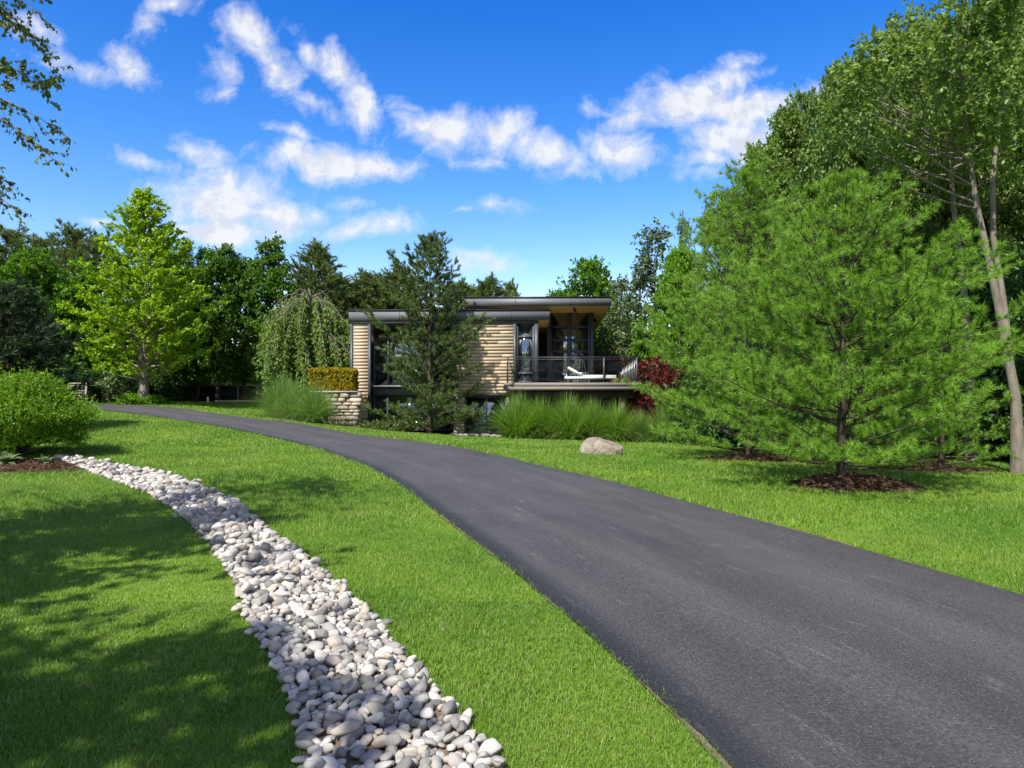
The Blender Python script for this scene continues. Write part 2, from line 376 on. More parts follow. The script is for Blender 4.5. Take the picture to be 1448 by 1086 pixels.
def lawnmats():
    out = []
    for nm, blade in (('lawn soil', False), ('lawn blades', True)):
        m, t = material(nm)
        co = t.add('ShaderNodeTexCoord').outputs['Object']
        a = t.noise(co, .45, 4, .6); b = t.noise(co, 2.6, 4, .6)
        c = t.mixc(t.mapr(a, .32, .68), (.085, .21, .012), (.225, .345, .034))
        c = t.mixc(t.mapr(b, .5, .75, 0, .5), c, (.25, .33, .06))
        c = t.mixc(t.mapr(t.noise(co, 1.1, 5, .65), .52, .7, 0, .6), c, (.07, .17, .012))
        c = t.mixc(t.mapr(t.noise(co, 5.5, 3, .6), .6, .75, 0, .55), c, (.27, .30, .09))
        if blade:
            g = t.add('ShaderNodeNewGeometry').outputs['Random Per Island']
            c = t.mixc(t.mapr(g, 0, 1, 0, .5), c, (.07, .17, .01))
            c = t.mixc(t.mapr(g, .935, .95, 0, .8), c, (.42, .37, .18))
            p = t.add('ShaderNodeBsdfPrincipled', {'Base Color': c, 'Roughness': .5, 'Specular IOR Level': .3})
            tr = t.add('ShaderNodeBsdfTranslucent', {'Color': c})
            finish(t, t.add('ShaderNodeMixShader', {0: .35, 1: p, 2: tr}))
        else:
            c = t.mixc(t.mapr(t.noise(co, 30, 3), .35, .7, .25, .75), c, (.035, .06, .012))
            finish(t, t.add('ShaderNodeBsdfPrincipled', {'Base Color': c, 'Roughness': .95, 'Specular IOR Level': .05}))
        out.append(m)
    return out
M['lawn'], M['blades'] = lawnmats()

# ------------------------------------------------------------------ the ground, driveway and stone bed outlines
EL = [(128,579),(185,585),(242,593),(300,602),(345,610),(400,622),(449,634),(480,646),(524,662),(568,688),(612,721),(657,754.5),(701,788),
      (742,820),(773,849),(822,886),(871,933),(920,977),(969,1014),(1018,1077)]
ER = [(119,571.5),(170,572.3),(221,574),(265,579),(311,586),(360,592),(414,598),(450,604),(480,610),(557,621),(610,627),(657,634),(723,648.6),(780,663),
      (823,671),(885,686),(947,704),(1000,719),(1093,741),(1186,767),(1278,796.5),(1371,821),(1448,843)]
eL = [onground(*p) for p in EL]; eR = [onground(*p) for p in ER]
eL = [eL[0]+(-9, 1.0), eL[0]+(-4, .9)] + eL + [np.array((1.55, 0.2)), np.array((3.2, -6.0))]
eR = [eR[0]+(-9, 1.0), eR[0]+(-4, .6)] + eR + [np.array((5.1, 1.2)), np.array((6.9, -6.0))]
NL = 420
# both edges are run through the same parameter so that the strip's cross lines stay square to it
dl = smoothline(eL, NL); dr_ = smoothline(eR, 900)
dr = []; last = 0
for k, p in enumerate(dl):
    tgt = dr_[min(899, max(0, int(np.argmin(((dr_-p)**2).sum(1)))))]; j = int(np.argmin(((dr_-p)**2).sum(1)))
    last = max(last, j); dr.append(dr_[last])
dr[0] = dr_[0]; dr[-1] = dr_[-1]
dr = smoothline(dr, NL)
DRIVE = np.concatenate([dl, dr[::-1]])
SL = [(80,649),(105,659),(149,676),(207,698),(257,728),(298,770),(329,817),(351,875),(361,900),(386,937),(405,980),(417.5,1016),(430,1086)]
SR = [(84,647),(116,651),(171,660),(240,675),(287,691),(334,713),(370,744),(411,774),(467,821),(478,832),(522,870),(554,905),(586,943),(633,990),(665,1029),(707,1086)]
sl = smoothline([onground(*p) for p in SL] + [np.array((-.6, 1.9)), np.array((-.3, .9))], 90)
sr = smoothline([onground(*p) for p in SR] + [np.array((.28, 1.9)), np.array((.62, .9))], 90)
BED = np.concatenate([sl, sr[::-1]])

gx = np.concatenate([-np.geomspace(900, 27, 26), np.arange(-26, 26.01, .4), np.geomspace(27, 900, 26)])
gy = np.concatenate([-np.geomspace(600, 13, 22), np.arange(-12, 46.01, .4), np.geomspace(47, 1400, 28)])
GX, GY = np.meshgrid(gx, gy); GZ = ground(GX.ravel(), GY.ravel())
ii = np.arange(len(gy)-1)[:, None]*len(gx); jj = np.arange(len(gx)-1)[None]
GF = np.stack([ii+jj, ii+jj+1, ii+len(gx)+jj+1, ii+len(gx)+jj], -1).reshape(-1, 4)
tag(obj('lawn', mesh('lawn', np.stack([GX.ravel(), GY.ravel(), GZ], -1), GF, M['lawn'], True)), kind='structure')

def strip(name, L, Rr, nc, lift, mat, skirt=0.05, crown=0.0):
    u = np.linspace(0, 1, nc); Pp = L[:, None]*(1-u)[None, :, None] + Rr[:, None]*u[None, :, None]
    X, Y = Pp[..., 0].ravel(), Pp[..., 1].ravel()
    Z = ground(X, Y) + lift + np.tile(crown*np.sin(np.pi*u), len(L))
    n = len(L); V = np.stack([X, Y, Z], -1)
    i = np.arange(n-1)[:, None]*nc; j = np.arange(nc-1)[None]
    Fq = np.stack([i+j, i+j+1, i+nc+j+1, i+nc+j], -1).reshape(-1, 4)
    top = len(V); lo = []
    for e in (0, nc-1):
        idx = np.arange(n)*nc + e; base = top + len(lo)*n
        w = V[idx].copy(); w[:, 2] -= skirt; lo.append(w)
        a = idx[:-1]; b = idx[1:]; c2 = base + np.arange(1, n); d2 = base + np.arange(n-1)
        q = np.stack([a, b, c2, d2], -1) if e else np.stack([b, a, d2, c2], -1)
        Fq = np.concatenate([Fq, q])
    V = np.concatenate([V] + lo)
    me = mesh(name, V, Fq, mat, False)
    uvl = me.uv_layers.new(name='along')
    along = np.r_[0, np.cumsum(np.linalg.norm(np.diff((L+Rr)/2, axis=0), axis=1))]
    uvv = np.stack([np.tile(u, n), np.repeat(along, nc)], -1)
    uvv = np.concatenate([uvv, np.stack([np.zeros(n), along], -1), np.stack([np.ones(n), along], -1)])
    uvl.data.foreach_set('uv', uvv[Fq.ravel()].astype(np.float32).ravel())
    return obj(name, me)
rngd = np.random.default_rng(5)
wob = lambda e: e + np.stack([np.interp(np.arange(NL), np.arange(0, NL+2, 2), rngd.normal(0, .006, len(np.arange(0, NL+2, 2)))) for _ in range(2)], -1)
tag(strip('driveway', wob(dl), wob(dr), 14, 0.012, M['asphalt'], .05, .02), kind='structure')
def edge(name, E, side, seed):
    r = np.random.default_rng(seed); n = len(E); T = np.gradient(E, axis=0); T /= np.linalg.norm(T, axis=1)[:, None]; Nn = np.stack([-T[:, 1], T[:, 0]], -1)*side
    w = np.clip(.012 + .022*np.convolve(r.normal(0, 1, n+8), np.ones(9)/3, 'valid'), .002, .03)
    tag(strip(name, E - Nn*.03, E + Nn*w[:, None], 3, .010, M['edge_soil'], .02), kind='structure')
edge('soil_edge', dl, -1 if np.cross(dl[10]-dl[9], dr[9]-dl[9]) > 0 else 1, 15); edge('soil_edge', dr, 1 if np.cross(dl[10]-dl[9], dr[9]-dl[9]) > 0 else -1, 16)
tag(strip('stone_bed', sl, sr, 6, 0.006, M['edge_soil'], .03), kind='structure')

# mulch rings and beds
def mound(name, cx, cy, rx, ry, h, label, cat, seed, mat=None, chips=900, rot=0.0):
    rng = np.random.default_rng(seed); acc = Acc(); nr, na = 9, 40
    a = np.linspace(0, 2*np.pi, na, endpoint=False); wob_ = 1 + .09*np.sin(3*a+seed) + .06*np.sin(5*a+2*seed) + rng.normal(0, .025, na)
    V = []
    for k in range(nr):
        r = k/(nr-1); lx = rx*r*wob_*np.cos(a); ly = ry*r*wob_*np.sin(a)
        X = cx + lx*math.cos(rot) - ly*math.sin(rot); Y = cy + lx*math.sin(rot) + ly*math.cos(rot)
        V.append(np.stack([X-cx, Y-cy, ground(X, Y) - gz(cx, cy) + h*(1-r**2)**1.2 + .012*(1-r) - .004 + rng.normal(0, .008, na)], -1))
    V = np.concatenate(V); Fq = [(k*na+i, k*na+(i+1) % na, (k+1)*na+(i+1) % na, (k+1)*na+i) for k in range(nr-1) for i in range(na)]
    acc.add(V, Fq)
    r = np.sqrt(rng.random(chips))*1.02; th = rng.random(chips)*2*np.pi
    lx = rx*r*np.cos(th); ly = ry*r*np.sin(th); X = cx+lx*math.cos(rot)-ly*math.sin(rot); Y = cy+lx*math.sin(rot)+ly*math.cos(rot)
    Z = ground(X, Y) - gz(cx, cy) + h*np.clip(1-r**2, 0, 1)**1.2 + .018
    A = rng.normal(size=(chips, 3)); A[:, 2] *= .3; A /= np.linalg.norm(A, axis=1)[:, None]
    V2, F2 = leafquads(np.stack([X-cx, Y-cy, Z], -1), A, np.array([0, 0, 1.]) + rng.normal(0, .35, (chips, 3)), rng.uniform(.04, .12, chips), rng.uniform(.012, .03, chips), .3)
    acc.add(V2, F2)
    o = acc.build(name, mat or M['mulch']); o.location = (cx, cy, gz(cx, cy))
    if cat == 'mulch': tag(o, label, cat, None)
    return o

# ------------------------------------------------------------------ foliage
def norm(v): return v / (np.linalg.norm(v, axis=-1, keepdims=True) + 1e-9)
def leafquads(P, A, N, L, Wd, fold=.15):
    A = norm(A); S = norm(np.cross(A, N)); Nn = np.cross(S, A)
    L = np.asarray(L)[:, None]; Wd = np.asarray(Wd)[:, None]
    m = P + A*L*.5 + Nn*Wd*fold
    V = np.stack([P, m + S*Wd*.5, P + A*L - Nn*L*.12, m - S*Wd*.5], 1).reshape(-1, 3)
    b = np.arange(len(P))[:, None]*4
    return V, np.concatenate([b + [0, 1, 2], b + [0, 2, 3]])
def leaves(rng, P, A, Ls, n, L, Wd, droop=.2, up=.7):
    k = len(P); idx = np.repeat(np.arange(k), n); m = k*n
    A_ = norm(A)[idx]; rad = rng.normal(size=(m, 3))
    D = A_*.5 + norm(rad)*.8 + np.array([0, 0, -droop])
    B = P[idx] + A_*(np.asarray(Ls)[idx]*rng.random(m))[:, None]
    s = rng.uniform(.7, 1.25, m)
    return leafquads(B, D, np.array([0, 0, up]) + rng.normal(0, .45, (m, 3)), L*s, Wd*s)
def needles(rng, P, A, Ls, n, L, w, spread=(.35, 1.0)):
    k = len(P); idx = np.repeat(np.arange(k), n); m = k*n
    A_ = norm(A)[idx]; rd = rng.normal(size=(m, 3)); rd -= A_*(rd*A_).sum(1)[:, None]; rd = norm(rd)
    th = rng.uniform(*spread, m)[:, None]; D = A_*np.cos(th) + rd*np.sin(th)
    B = P[idx] + A_*(np.asarray(Ls)[idx]*rng.random(m))[:, None]
    S = norm(np.cross(D, rng.normal(size=(m, 3))))*w*.5
    ln = (L*rng.uniform(.75, 1.2, m))[:, None]
    V = np.stack([B - S, B + S, B + D*ln], 1).reshape(-1, 3)
    return V, np.arange(m*3).reshape(-1, 3)
def bez(a, b, c, n=7):
    t = np.linspace(0, 1, n)[:, None]; return a*(1-t)**2 + 2*b*t*(1-t) + c*t**2

def broadleaf(seed, H, base, rad, prof, nclump, clump, nshoot, nleaf, L, Wd, trunk_r, path=None, lean=(0, 0), up=.35, flat=.7, shell=.45, trunk_top=.9, droop=.2):
    """trunk, limbs running out to leaf clumps, shoots in every clump: returns (wood, crown) meshes' arrays"""
    rng = np.random.default_rng(seed); wood = Acc()
    if path is None:
        zz = np.linspace(0, H*trunk_top, 9); w = np.cumsum(rng.normal(0, .018*H/8, (9, 2)), 0); w[0] = 0
        path = np.stack([lean[0]*zz/H + w[:, 0], lean[1]*zz/H + w[:, 1], zz], -1)
    path = np.asarray(path, float); tz = path[:, 2]
    rr = trunk_r*(1 - .9*(np.clip(tz, 0, None)/tz[-1])**.8); rr[0] *= 1.3
    wood.tube(path, np.maximum(rr, .012), 9)
    tp = lambda z: np.array([np.interp(z, tz, path[:, 0]), np.interp(z, tz, path[:, 1]), z])
    ph = rng.random(4)*6.28; Cc = []
    tries = 0
    while len(Cc) < nclump and tries < nclump*30:
        tries += 1
        t = rng.random(); pr = prof(t)
        if rng.random() > .25 + .75*pr: continue
        th = rng.random()*2*np.pi
        lob = 1 + .16*np.sin(2*th+ph[0]+4*t) + .12*np.sin(3*th+ph[1]-7*t) + .1*np.sin(9*t+ph[2])
        r = rad*pr*lob*(shell + (1-shell)*rng.random()**.6 if rng.random() < .75 else rng.random()*shell)
        z = base + (H-base)*t; c = tp(min(z, tz[-1])); Cc.append((c[0]+r*math.cos(th), c[1]+r*math.sin(th), z))
    Cc = np.array(Cc)
    pts = []; rads = []
    order = np.argsort(np.hypot(Cc[:, 0], Cc[:, 1])*-1 + rng.random(len(Cc))*rad*.8)
    nm = max(5, len(Cc)//5)
    for q, ci in enumerate(order):
        c = Cc[ci]; d = math.hypot(c[0]-np.interp(c[2], tz, path[:, 0]), c[1]-np.interp(c[2], tz, path[:, 1]))
        if q < nm:
            s = tp(np.clip(c[2] - d*rng.uniform(.5, .9), base*.75, tz[-1]*.97)); r0 = trunk_r*.38*(1-.6*s[2]/H)
        else:
            pp = np.array(pts); j = int(np.argmin(((pp-c)**2).sum(1) + 3*np.clip(pp[:, 2]-c[2]+.1, 0, None)**2)); s = pp[j]; r0 = rads[j]*.65
        mid = s*.45 + c*.55 + np.array([0, 0, (-.12 if q < nm else .04)*np.linalg.norm(c-s)]) + rng.normal(0, .05*np.linalg.norm(c-s)+1e-6, 3)
        b = bez(s, mid, c); rb = np.linspace(r0, .006, 7)
        wood.tube(b, rb, 5); pts += list(b[2:]); rads += list(rb[2:])
    k = len(Cc)*nshoot; idx = np.repeat(np.arange(len(Cc)), nshoot)
    off = norm(rng.normal(size=(k, 3)))*(rng.random(k)**.45)[:, None]
    cs = clump*rng.uniform(.65, 1.25, len(Cc))[idx][:, None]
    Pp = Cc[idx] + off*cs*np.array([1, 1, flat])
    axis = np.stack([np.interp(Pp[:, 2], tz, path[:, 0]), np.interp(Pp[:, 2], tz, path[:, 1]), Pp[:, 2]-.2*rad], -1)
    Aa = off*.7 + norm(Pp-axis)*.5 + np.array([0, 0, up]) + rng.normal(0, .25, (k, 3))
    V, Fc = leaves(rng, Pp, Aa, np.full(k, L*2.2)*rng.uniform(.6, 1.3, k), nleaf, L, Wd, droop)
    return wood.data(), (V, Fc)

def conifer(seed, H, base, rad, prof, nwh, nb, el, foliage, trunk_r, sub=.5, gap=.2, curl=.12, shoot=.15, path=None, density=1.0, twigs=True, lead=.4, var=(.62, 1.14)):
    rng = np.random.default_rng(seed); wood = Acc()
    zz = np.linspace(0, H*.985, 12); w = np.cumsum(rng.normal(0, .006*H/8, (12, 2)), 0); w[0] = 0
    path = np.stack([w[:, 0], w[:, 1], zz], -1)
    wood.tube(path, np.maximum(trunk_r*(1-.93*zz/H), .01), 8)
    SP, SA, SL = [], [], []
    def shoots(p, q, n):
        for s in np.linspace(.35, 1, n):
            SP.append(p + (q-p)*s); SA.append(norm(q-p) + rng.normal(0, .35, 3) + np.array([0, 0, .22])); SL.append(shoot*rng.uniform(.6, 1.2))
    for i in range(nwh):
        t = i/max(1, nwh-1); z0 = base + (H-base)*.97*t**.93
        for b in range(nb):
            tt = min(1, max(0, t + rng.normal(0, .02))); z = z0 + rng.normal(0, .3*(H-base)/nwh)
            z = min(max(z, base*.8), H*.98)
            Lb = rad*prof(tt)*rng.uniform(*var)
            az = 2*np.pi*(b + rng.uniform(-.4, .4))/nb + i*1.1; e = el[0] + (el[1]-el[0])*tt + rng.normal(0, .09)
            hd = np.array([math.cos(az), math.sin(az), 0.]); sd_ = np.array([-hd[1], hd[0], 0])
            s = np.linspace(0, 1, 7)[:, None]; bend = rng.normal(0, .06)
            o = np.array([np.interp(z, zz, path[:, 0]), np.interp(z, zz, path[:, 1]), z])
            bp = o + hd*(Lb*s*math.cos(e)) + np.array([0, 0, 1.])*(Lb*(s*math.sin(e) + curl*s*s)) + sd_*(Lb*bend*s*s)
            wood.tube(bp, np.linspace(max(.008, trunk_r*.26*(1-.75*tt)), .004, 7), 5)
            ns = max(2, int(Lb/gap*density)); side = 1
            for f in np.linspace(.22, .97, ns):
                p = np.array([np.interp(f, s[:, 0], bp[:, k]) for k in range(3)]); side = -side
                ln = Lb*sub*(1.05-f*.75)*rng.uniform(.5, 1.15) + .08
                d = norm(hd*rng.uniform(.5, .9) + sd_*side*rng.uniform(.45, 1.0) + np.array([0, 0, rng.uniform(-.05, .4) + .5*curl]))
                q = p + d*ln + np.array([0, 0, .12*ln])
                if twigs: wood.tube(np.array([p, (p+q)/2-np.array([0, 0, .02*ln]), q]), np.array([.006, .004, .003])*max(.6, trunk_r*9), 4)
                shoots(p, q, max(2, int(ln/(gap*.55)*density)))
            shoots(bp[3], bp[-1], max(2, int(Lb*.5/gap)))
    tip = path[-1]
    for k in range(int(8*density)+3):
        SP.append(tip - np.array([0, 0, lead*rng.random()])); SA.append(np.array([rng.normal(0, .4), rng.normal(0, .4), 1.])); SL.append(shoot*1.3)
    SP, SA, SL = np.array(SP), np.array(SA), np.array(SL)
    return wood.data(), foliage(rng, SP, SA, SL)
fol_needle = lambda n, L, w, sp=(.35, 1.0): (lambda rng, P, A, S: needles(rng, P, A, S, n, L, w, sp))
fol_leaf = lambda n, L, w, dr=.15: (lambda rng, P, A, S: leaves(rng, P, A, S, n, L, w, dr))

def plant(name, arrays, x, y, mats, label, cat, group=None, rz=0.0, s=1.0, dz=0.0, parts=('trunk', 'crown')):
    (wv, wf), (lv, lf) = arrays
    t = thing(name, (x, y, gz(x, y)+dz), label, cat, group, rz); t.scale = (s, s, s)
    obj(parts[0], mesh(parts[0], wv, wf, M[mats[0]], True), t); obj(parts[1], mesh(parts[1], lv, lf, M[mats[1]]), t)
    return t
def copy_plant(src, x, y, label, group=None, rz=0.0, s=(1, 1, 1), dz=0.0):
    c = src.copy(); COL.objects.link(c); c.location = (x, y, gz(x, y)+dz); c.rotation_euler = (0, 0, rz); c.scale = s; c['label'] = label
    if group: c['group'] = group
    for ch in list(src.children):
        d = ch.copy(); COL.objects.link(d); d.parent = c
    return c

def fitted(arr, H0, R0):
    (wv, wf), (lv, lf) = arr; k = np.array([1, 1, 1.]); k[2] = H0/np.percentile(lv[:, 2], 99.9)
    k[:2] = R0/np.percentile(np.hypot(lv[:, 0], lv[:, 1]), 95); return (wv*k, wf), (lv*k, lf)
oval = lambda t: max(0.05, math.sin(math.pi*min(1, .12 + .88*t))**.6)
column = lambda t: (min(1, .72 + 1.2*t) if t < .25 else 1.0) * (1 if t < .6 else max(.08, 1-((t-.6)/.4)**2.2*.85))
cone = lambda t: max(.06, (1-t)**.8 if t > .15 else .75 + .25*t/.15*(.85**.8))
broadcone = lambda t: max(.05, min(1, .55 + t*3)*(1-t)**.62*1.15)
spread = lambda t: max(.05, min(1, .45 + t*2.2)*(1-t**2.4))

# ---- the two white pines on the right lawn
x, y, _ = at(1190, 10.9)
wp_prof = lambda t: float(np.interp(t, (0, .12, .3, .5, .7, .88, 1), (.84, 1.03, .96, .75, .48, .22, .06)))
mound('mulch_mound', x+.12, y-.12, .98, .8, .17, 'low mound of brown bark mulch round the front pine trunk', 'mulch', 3, chips=1600)
wp = plant('white_pine', conifer(11, 4.75, .22, 2.55, wp_prof, 17, 8, (.03, .58), fol_needle(74, .10, .0062, (.3, 1.45)), .085, sub=.44, gap=.2, curl=.20, shoot=.10, var=(.55, 1.15)), x, y,
           ('bark_dark', 'white_pine'), 'bushy bright green pine standing in a round mulch mound', 'tree', dz=.1)
x, y, _ = at(1058, 16.6)
mound('mulch_mound', x+.5, y-.2, 1.9, .9, .12, 'mulch strip in shade under the rear white pine', 'mulch', 4, chips=1500)
plant('white_pine', conifer(12, 7.0, .2, 2.8, lambda t: max(.08, 1-.9*t**2), 18, 8, (.06, .95), fol_needle(56, .12, .009, (.3, 1.4)), .10, sub=.46, gap=.27, curl=.18, shoot=.13), x, y,
      ('bark_dark', 'white_pine'), 'taller soft green pine behind and left of the mulch mound pine', 'tree')
x, y, _ = at(1330, 14.2)
mound('mulch_mound', x-.3, y-.3, 1.5, .55, .08, 'thin mulch edge under the low pine near the woods', 'mulch', 6, chips=700)
plant('white_pine', conifer(13, 3.3, .15, 1.7, lambda t: max(.06, 1-t**1.4), 11, 6, (.1, .8), fol_needle(36, .11, .009), .07, sub=.46, gap=.2, curl=.16, shoot=.15), x, y,
      ('bark_dark', 'white_pine'), 'low green pine at the dark edge of the woods', 'tree')
# ---- the irregular pine in front of the house
x, y, _ = at(608, 27.5)
hp_prof = lambda t: .70 if t < .13 else max(.16, .76 + .22*math.sin(t*23) + .12*math.sin(t*41+1) - .25*t if t < .55 else .58*(1-((t-.55)/.45))**.8+.14+.06*math.sin(t*37))
plant('mountain_pine', conifer(21, top_h(346, 27.5, gz(x, y)), .25, 2.75, hp_prof, 18, 7, (.10, 1.05), fol_needle(60, .13, .022, (.3, 1.2)), .12, sub=.40, gap=.24, curl=.28, shoot=.24, var=(.35, 1.25)), x, y,
      ('bark_dark', 'house_pine'), 'irregular dark pine growing in front of the house windows', 'tree')

# ---- ginkgo on the left
x, y, z = at(203, 31.5)
gk_prof = lambda t: max(.06, (.72 + 1.3*t) if t < .2 else (.98 - .25*(t-.2)/.2 if t < .4 else .73*(1-(t-.4)/.6)**.72))
plant('ginkgo_tree', conifer(31, top_h(277, 31.5, z), 1.15, 3.35, gk_prof, 19, 7, (.28, 1.1), fol_leaf(17, .125, .115, .25), .26, sub=.30, gap=.34, curl=.10, shoot=.36, density=1.2), x, y,
      ('bark_pale', 'ginkgo'), 'large yellow green ginkgo with pointed top beside the driveway', 'tree')

# ---- columnar maples along the fence
GM = 'columnar maples in a row before the fence'
col_a = fitted(broadleaf(41, 9.4, 1.2, 1.3, column, 130, .44, 22, 10, .14, .125, .16, shell=.75, flat=.5), 9.6, 1.5)
col_b = fitted(broadleaf(42, 9.0, 1.2, 1.3, column, 130, .44, 22, 10, .14, .125, .16, shell=.75, flat=.5), 9.2, 1.5)
def put(px, Y, py_top, H0, half_px, R0):
    x, y, z = at(px, Y); sz = top_h(py_top, Y, z)/H0; sx = half_px*Y/F/R0
    return x, y, (sx, sx, sz)
x, y, s = put(384, 36, 336, 9.6, 34, 1.5)
m1 = plant('columnar_maple', col_a, x, y, ('bark_dark', 'dark_maple'), 'tall dark green columnar maple beside the weeping tree', 'tree', GM); m1.scale = s
x, y, s = put(308, 37, 346, 9.2, 32, 1.5)
m2 = plant('columnar_maple', col_b, x, y, ('bark_dark', 'dark_maple'), 'dark green columnar maple just right of the ginkgo', 'tree', GM, 1.0); m2.scale = s
x, y, s = put(346, 38.5, 364, 9.2, 28, 1.5); copy_plant(m2, x, y, 'shorter dark columnar maple between two taller ones at the fence', GM, 2.5, s)
x, y, s = put(250, 37, 372, 9.6, 38, 1.5); copy_plant(m1, x, y, 'dark columnar maple half hidden behind the ginkgo', GM, 1.7, s)
x, y, s = put(278, 38, 380, 9.2, 30, 1.5); copy_plant(m2, x, y, 'slim dark maple peeking past the ginkgo right side', GM, 4.0, s)
GY_ = 'bright columnar maples at the left'
col_c = fitted(broadleaf(43, 8.0, .5, 1.3, column, 120, .44, 22, 10, .14, .125, .14, shell=.75, flat=.4), 8.2, 1.5)
x, y, s = put(48, 34, 350, 8.2, 48, 1.5)
m3 = plant('columnar_maple', col_c, x, y, ('bark_dark', 'maple'), 'green columnar maple at the left edge before the pines', 'tree', GY_); m3.scale = s
x, y, s = put(118, 35, 370, 8.2, 40, 1.5); copy_plant(m3, x, y, 'green columnar maple next to the ginkgo left branches', GY_, 2.0, s)
x, y, s = put(84, 36.5, 384, 8.2, 34, 1.5); copy_plant(m3, x, y, 'lower green maple between two columnar maples at left', GY_, 4.2, s)
x, y, s = put(5, 33, 372, 8.2, 40, 1.5); copy_plant(m3, x, y, 'green maple cut by the left picture edge', GY_, 5.2, s)
x, y, s = put(150, 38, 420, 8.2, 40, 1.5); copy_plant(m3, x, y, 'low green maple behind the pale leaved shrub', GY_, 3.3, s)

# ---- pines of the left skyline
GP = 'tall pines on the left skyline'
pine_far = fitted(conifer(51, 12, 4.0, 2.6, lambda t: max(.15, .75+.4*t if t < .4 else .9*(1-((t-.4)/.6)**2)+.1), 17, 7, (.15, .85), fol_needle(26, .28, .05, (.3, 1.1)), .17, sub=.48, gap=.4, curl=.25, shoot=.4, twigs=False, var=(.35, 1.25)), 12, 2.9)
x, y, s = put(18, 46, 319, 12, 46, 2.9); pf = plant('skyline_pine', pine_far, x, y, ('bark', 'pine'), 'tall rounded pine at the far left of the skyline', 'tree', GP); pf.scale = s
for px, Y, tp_, hw, rz, lab in ((62, 47, 330, 44, 1.3, 'second tall pine from the left on the skyline'), (104, 46, 315, 44, 2.9, 'tall knobbly pine above the green columnar maples'),
                               (140, 48, 329, 44, 4.4, 'tall pine right behind the ginkgo left side'), (-25, 45, 320, 50, 5.1, 'tall pine cut by the left edge of the skyline')):
    x, y, s = put(px, Y, tp_, 12, hw, 2.9); copy_plant(pf, x, y, lab, GP, rz, s)
dk = conifer(52, 4.6, .25, 2.1, lambda t: max(.1, 1-.75*t**1.6), 16, 8, (.1, 1.0), fol_needle(26, .2, .03), .11, sub=.48, gap=.22, curl=.2, shoot=.25)
x, y, z = at(12, 19.0); plant('shaded_pine', dk, x, y, ('bark_dark', 'shaded_pine'), 'shaded, very dark bushy pine behind the rounded yew shrub', 'tree', s=top_h(418, 19, z)/4.7)
GS = 'spruces between the ginkgo and the maples'
spr = fitted(conifer(53, 10, .5, 1.7, lambda t: max(.03, (1-t)**.9), 22, 6, (-.15, .4), fol_needle(22, .2, .05, (.2, .9)), .14, sub=.4, gap=.38, curl=.12, shoot=.35, twigs=False), 10.1, 1.8)
x, y, s = put(262, 43, 338, 10.1, 34, 1.8); sp_ = plant('spruce', spr, x, y, ('bark_dark', 'spruce'), 'slim spruce tip rising just right of the ginkgo', 'tree', GS); sp_.scale = s
for px, Y, tp_, hw, rz, lab in ((286, 44, 350, 32, 1.1, 'slim spruce behind the maples nearest the ginkgo'), (332, 44, 356, 34, 2.2, 'spruce tip between the two taller columnar maples'),
                               (238, 42, 352, 34, 3.0, 'spruce partly hidden by the ginkgo crown')):
    x, y, s = put(px, Y, tp_, 10.1, hw, 1.8); copy_plant(sp_, x, y, lab, GS, rz, s)
GB = 'evergreens behind the house'
bp_ = fitted(conifer(54, 9, .8, 2.2, lambda t: max(.2, 1-.75*t**2.8), 18, 7, (.5, 1.2), fol_needle(30, .24, .05, (.2, .9)), .14, sub=.45, gap=.32, curl=.2, shoot=.5, twigs=False), 9.3, 2.3)
x, y, s = put(450, 40, 342, 9.3, 50, 2.3); b1 = plant('feathery_pine', bp_, x, y, ('bark', 'pine'), 'feathery upright pine behind the weeping tree', 'tree', GB); b1.scale = s
for px, Y, tp_, hw, rz, lab in ((520, 43, 384, 62, 1, 'dark evergreen over the left end of the lower roof'), (562, 44, 378, 60, 2, 'dark evergreen left of the house pine tip'),
                               (690, 44, 391, 50, 3, 'evergreen top behind the left end of the upper roof'), (722, 46, 397, 26, 4.4, 'small evergreen tip over the middle of the upper roof'),
                               (652, 43, 396, 50, 5, 'evergreen just right of the house pine tip'), (482, 42, 388, 50, 5.6, 'evergreen between weeping tree and lower roof')):
    x, y, s = put(px, Y, tp_, 9.3, hw, 2.3); copy_plant(b1, x, y, lab, GB, rz, s)

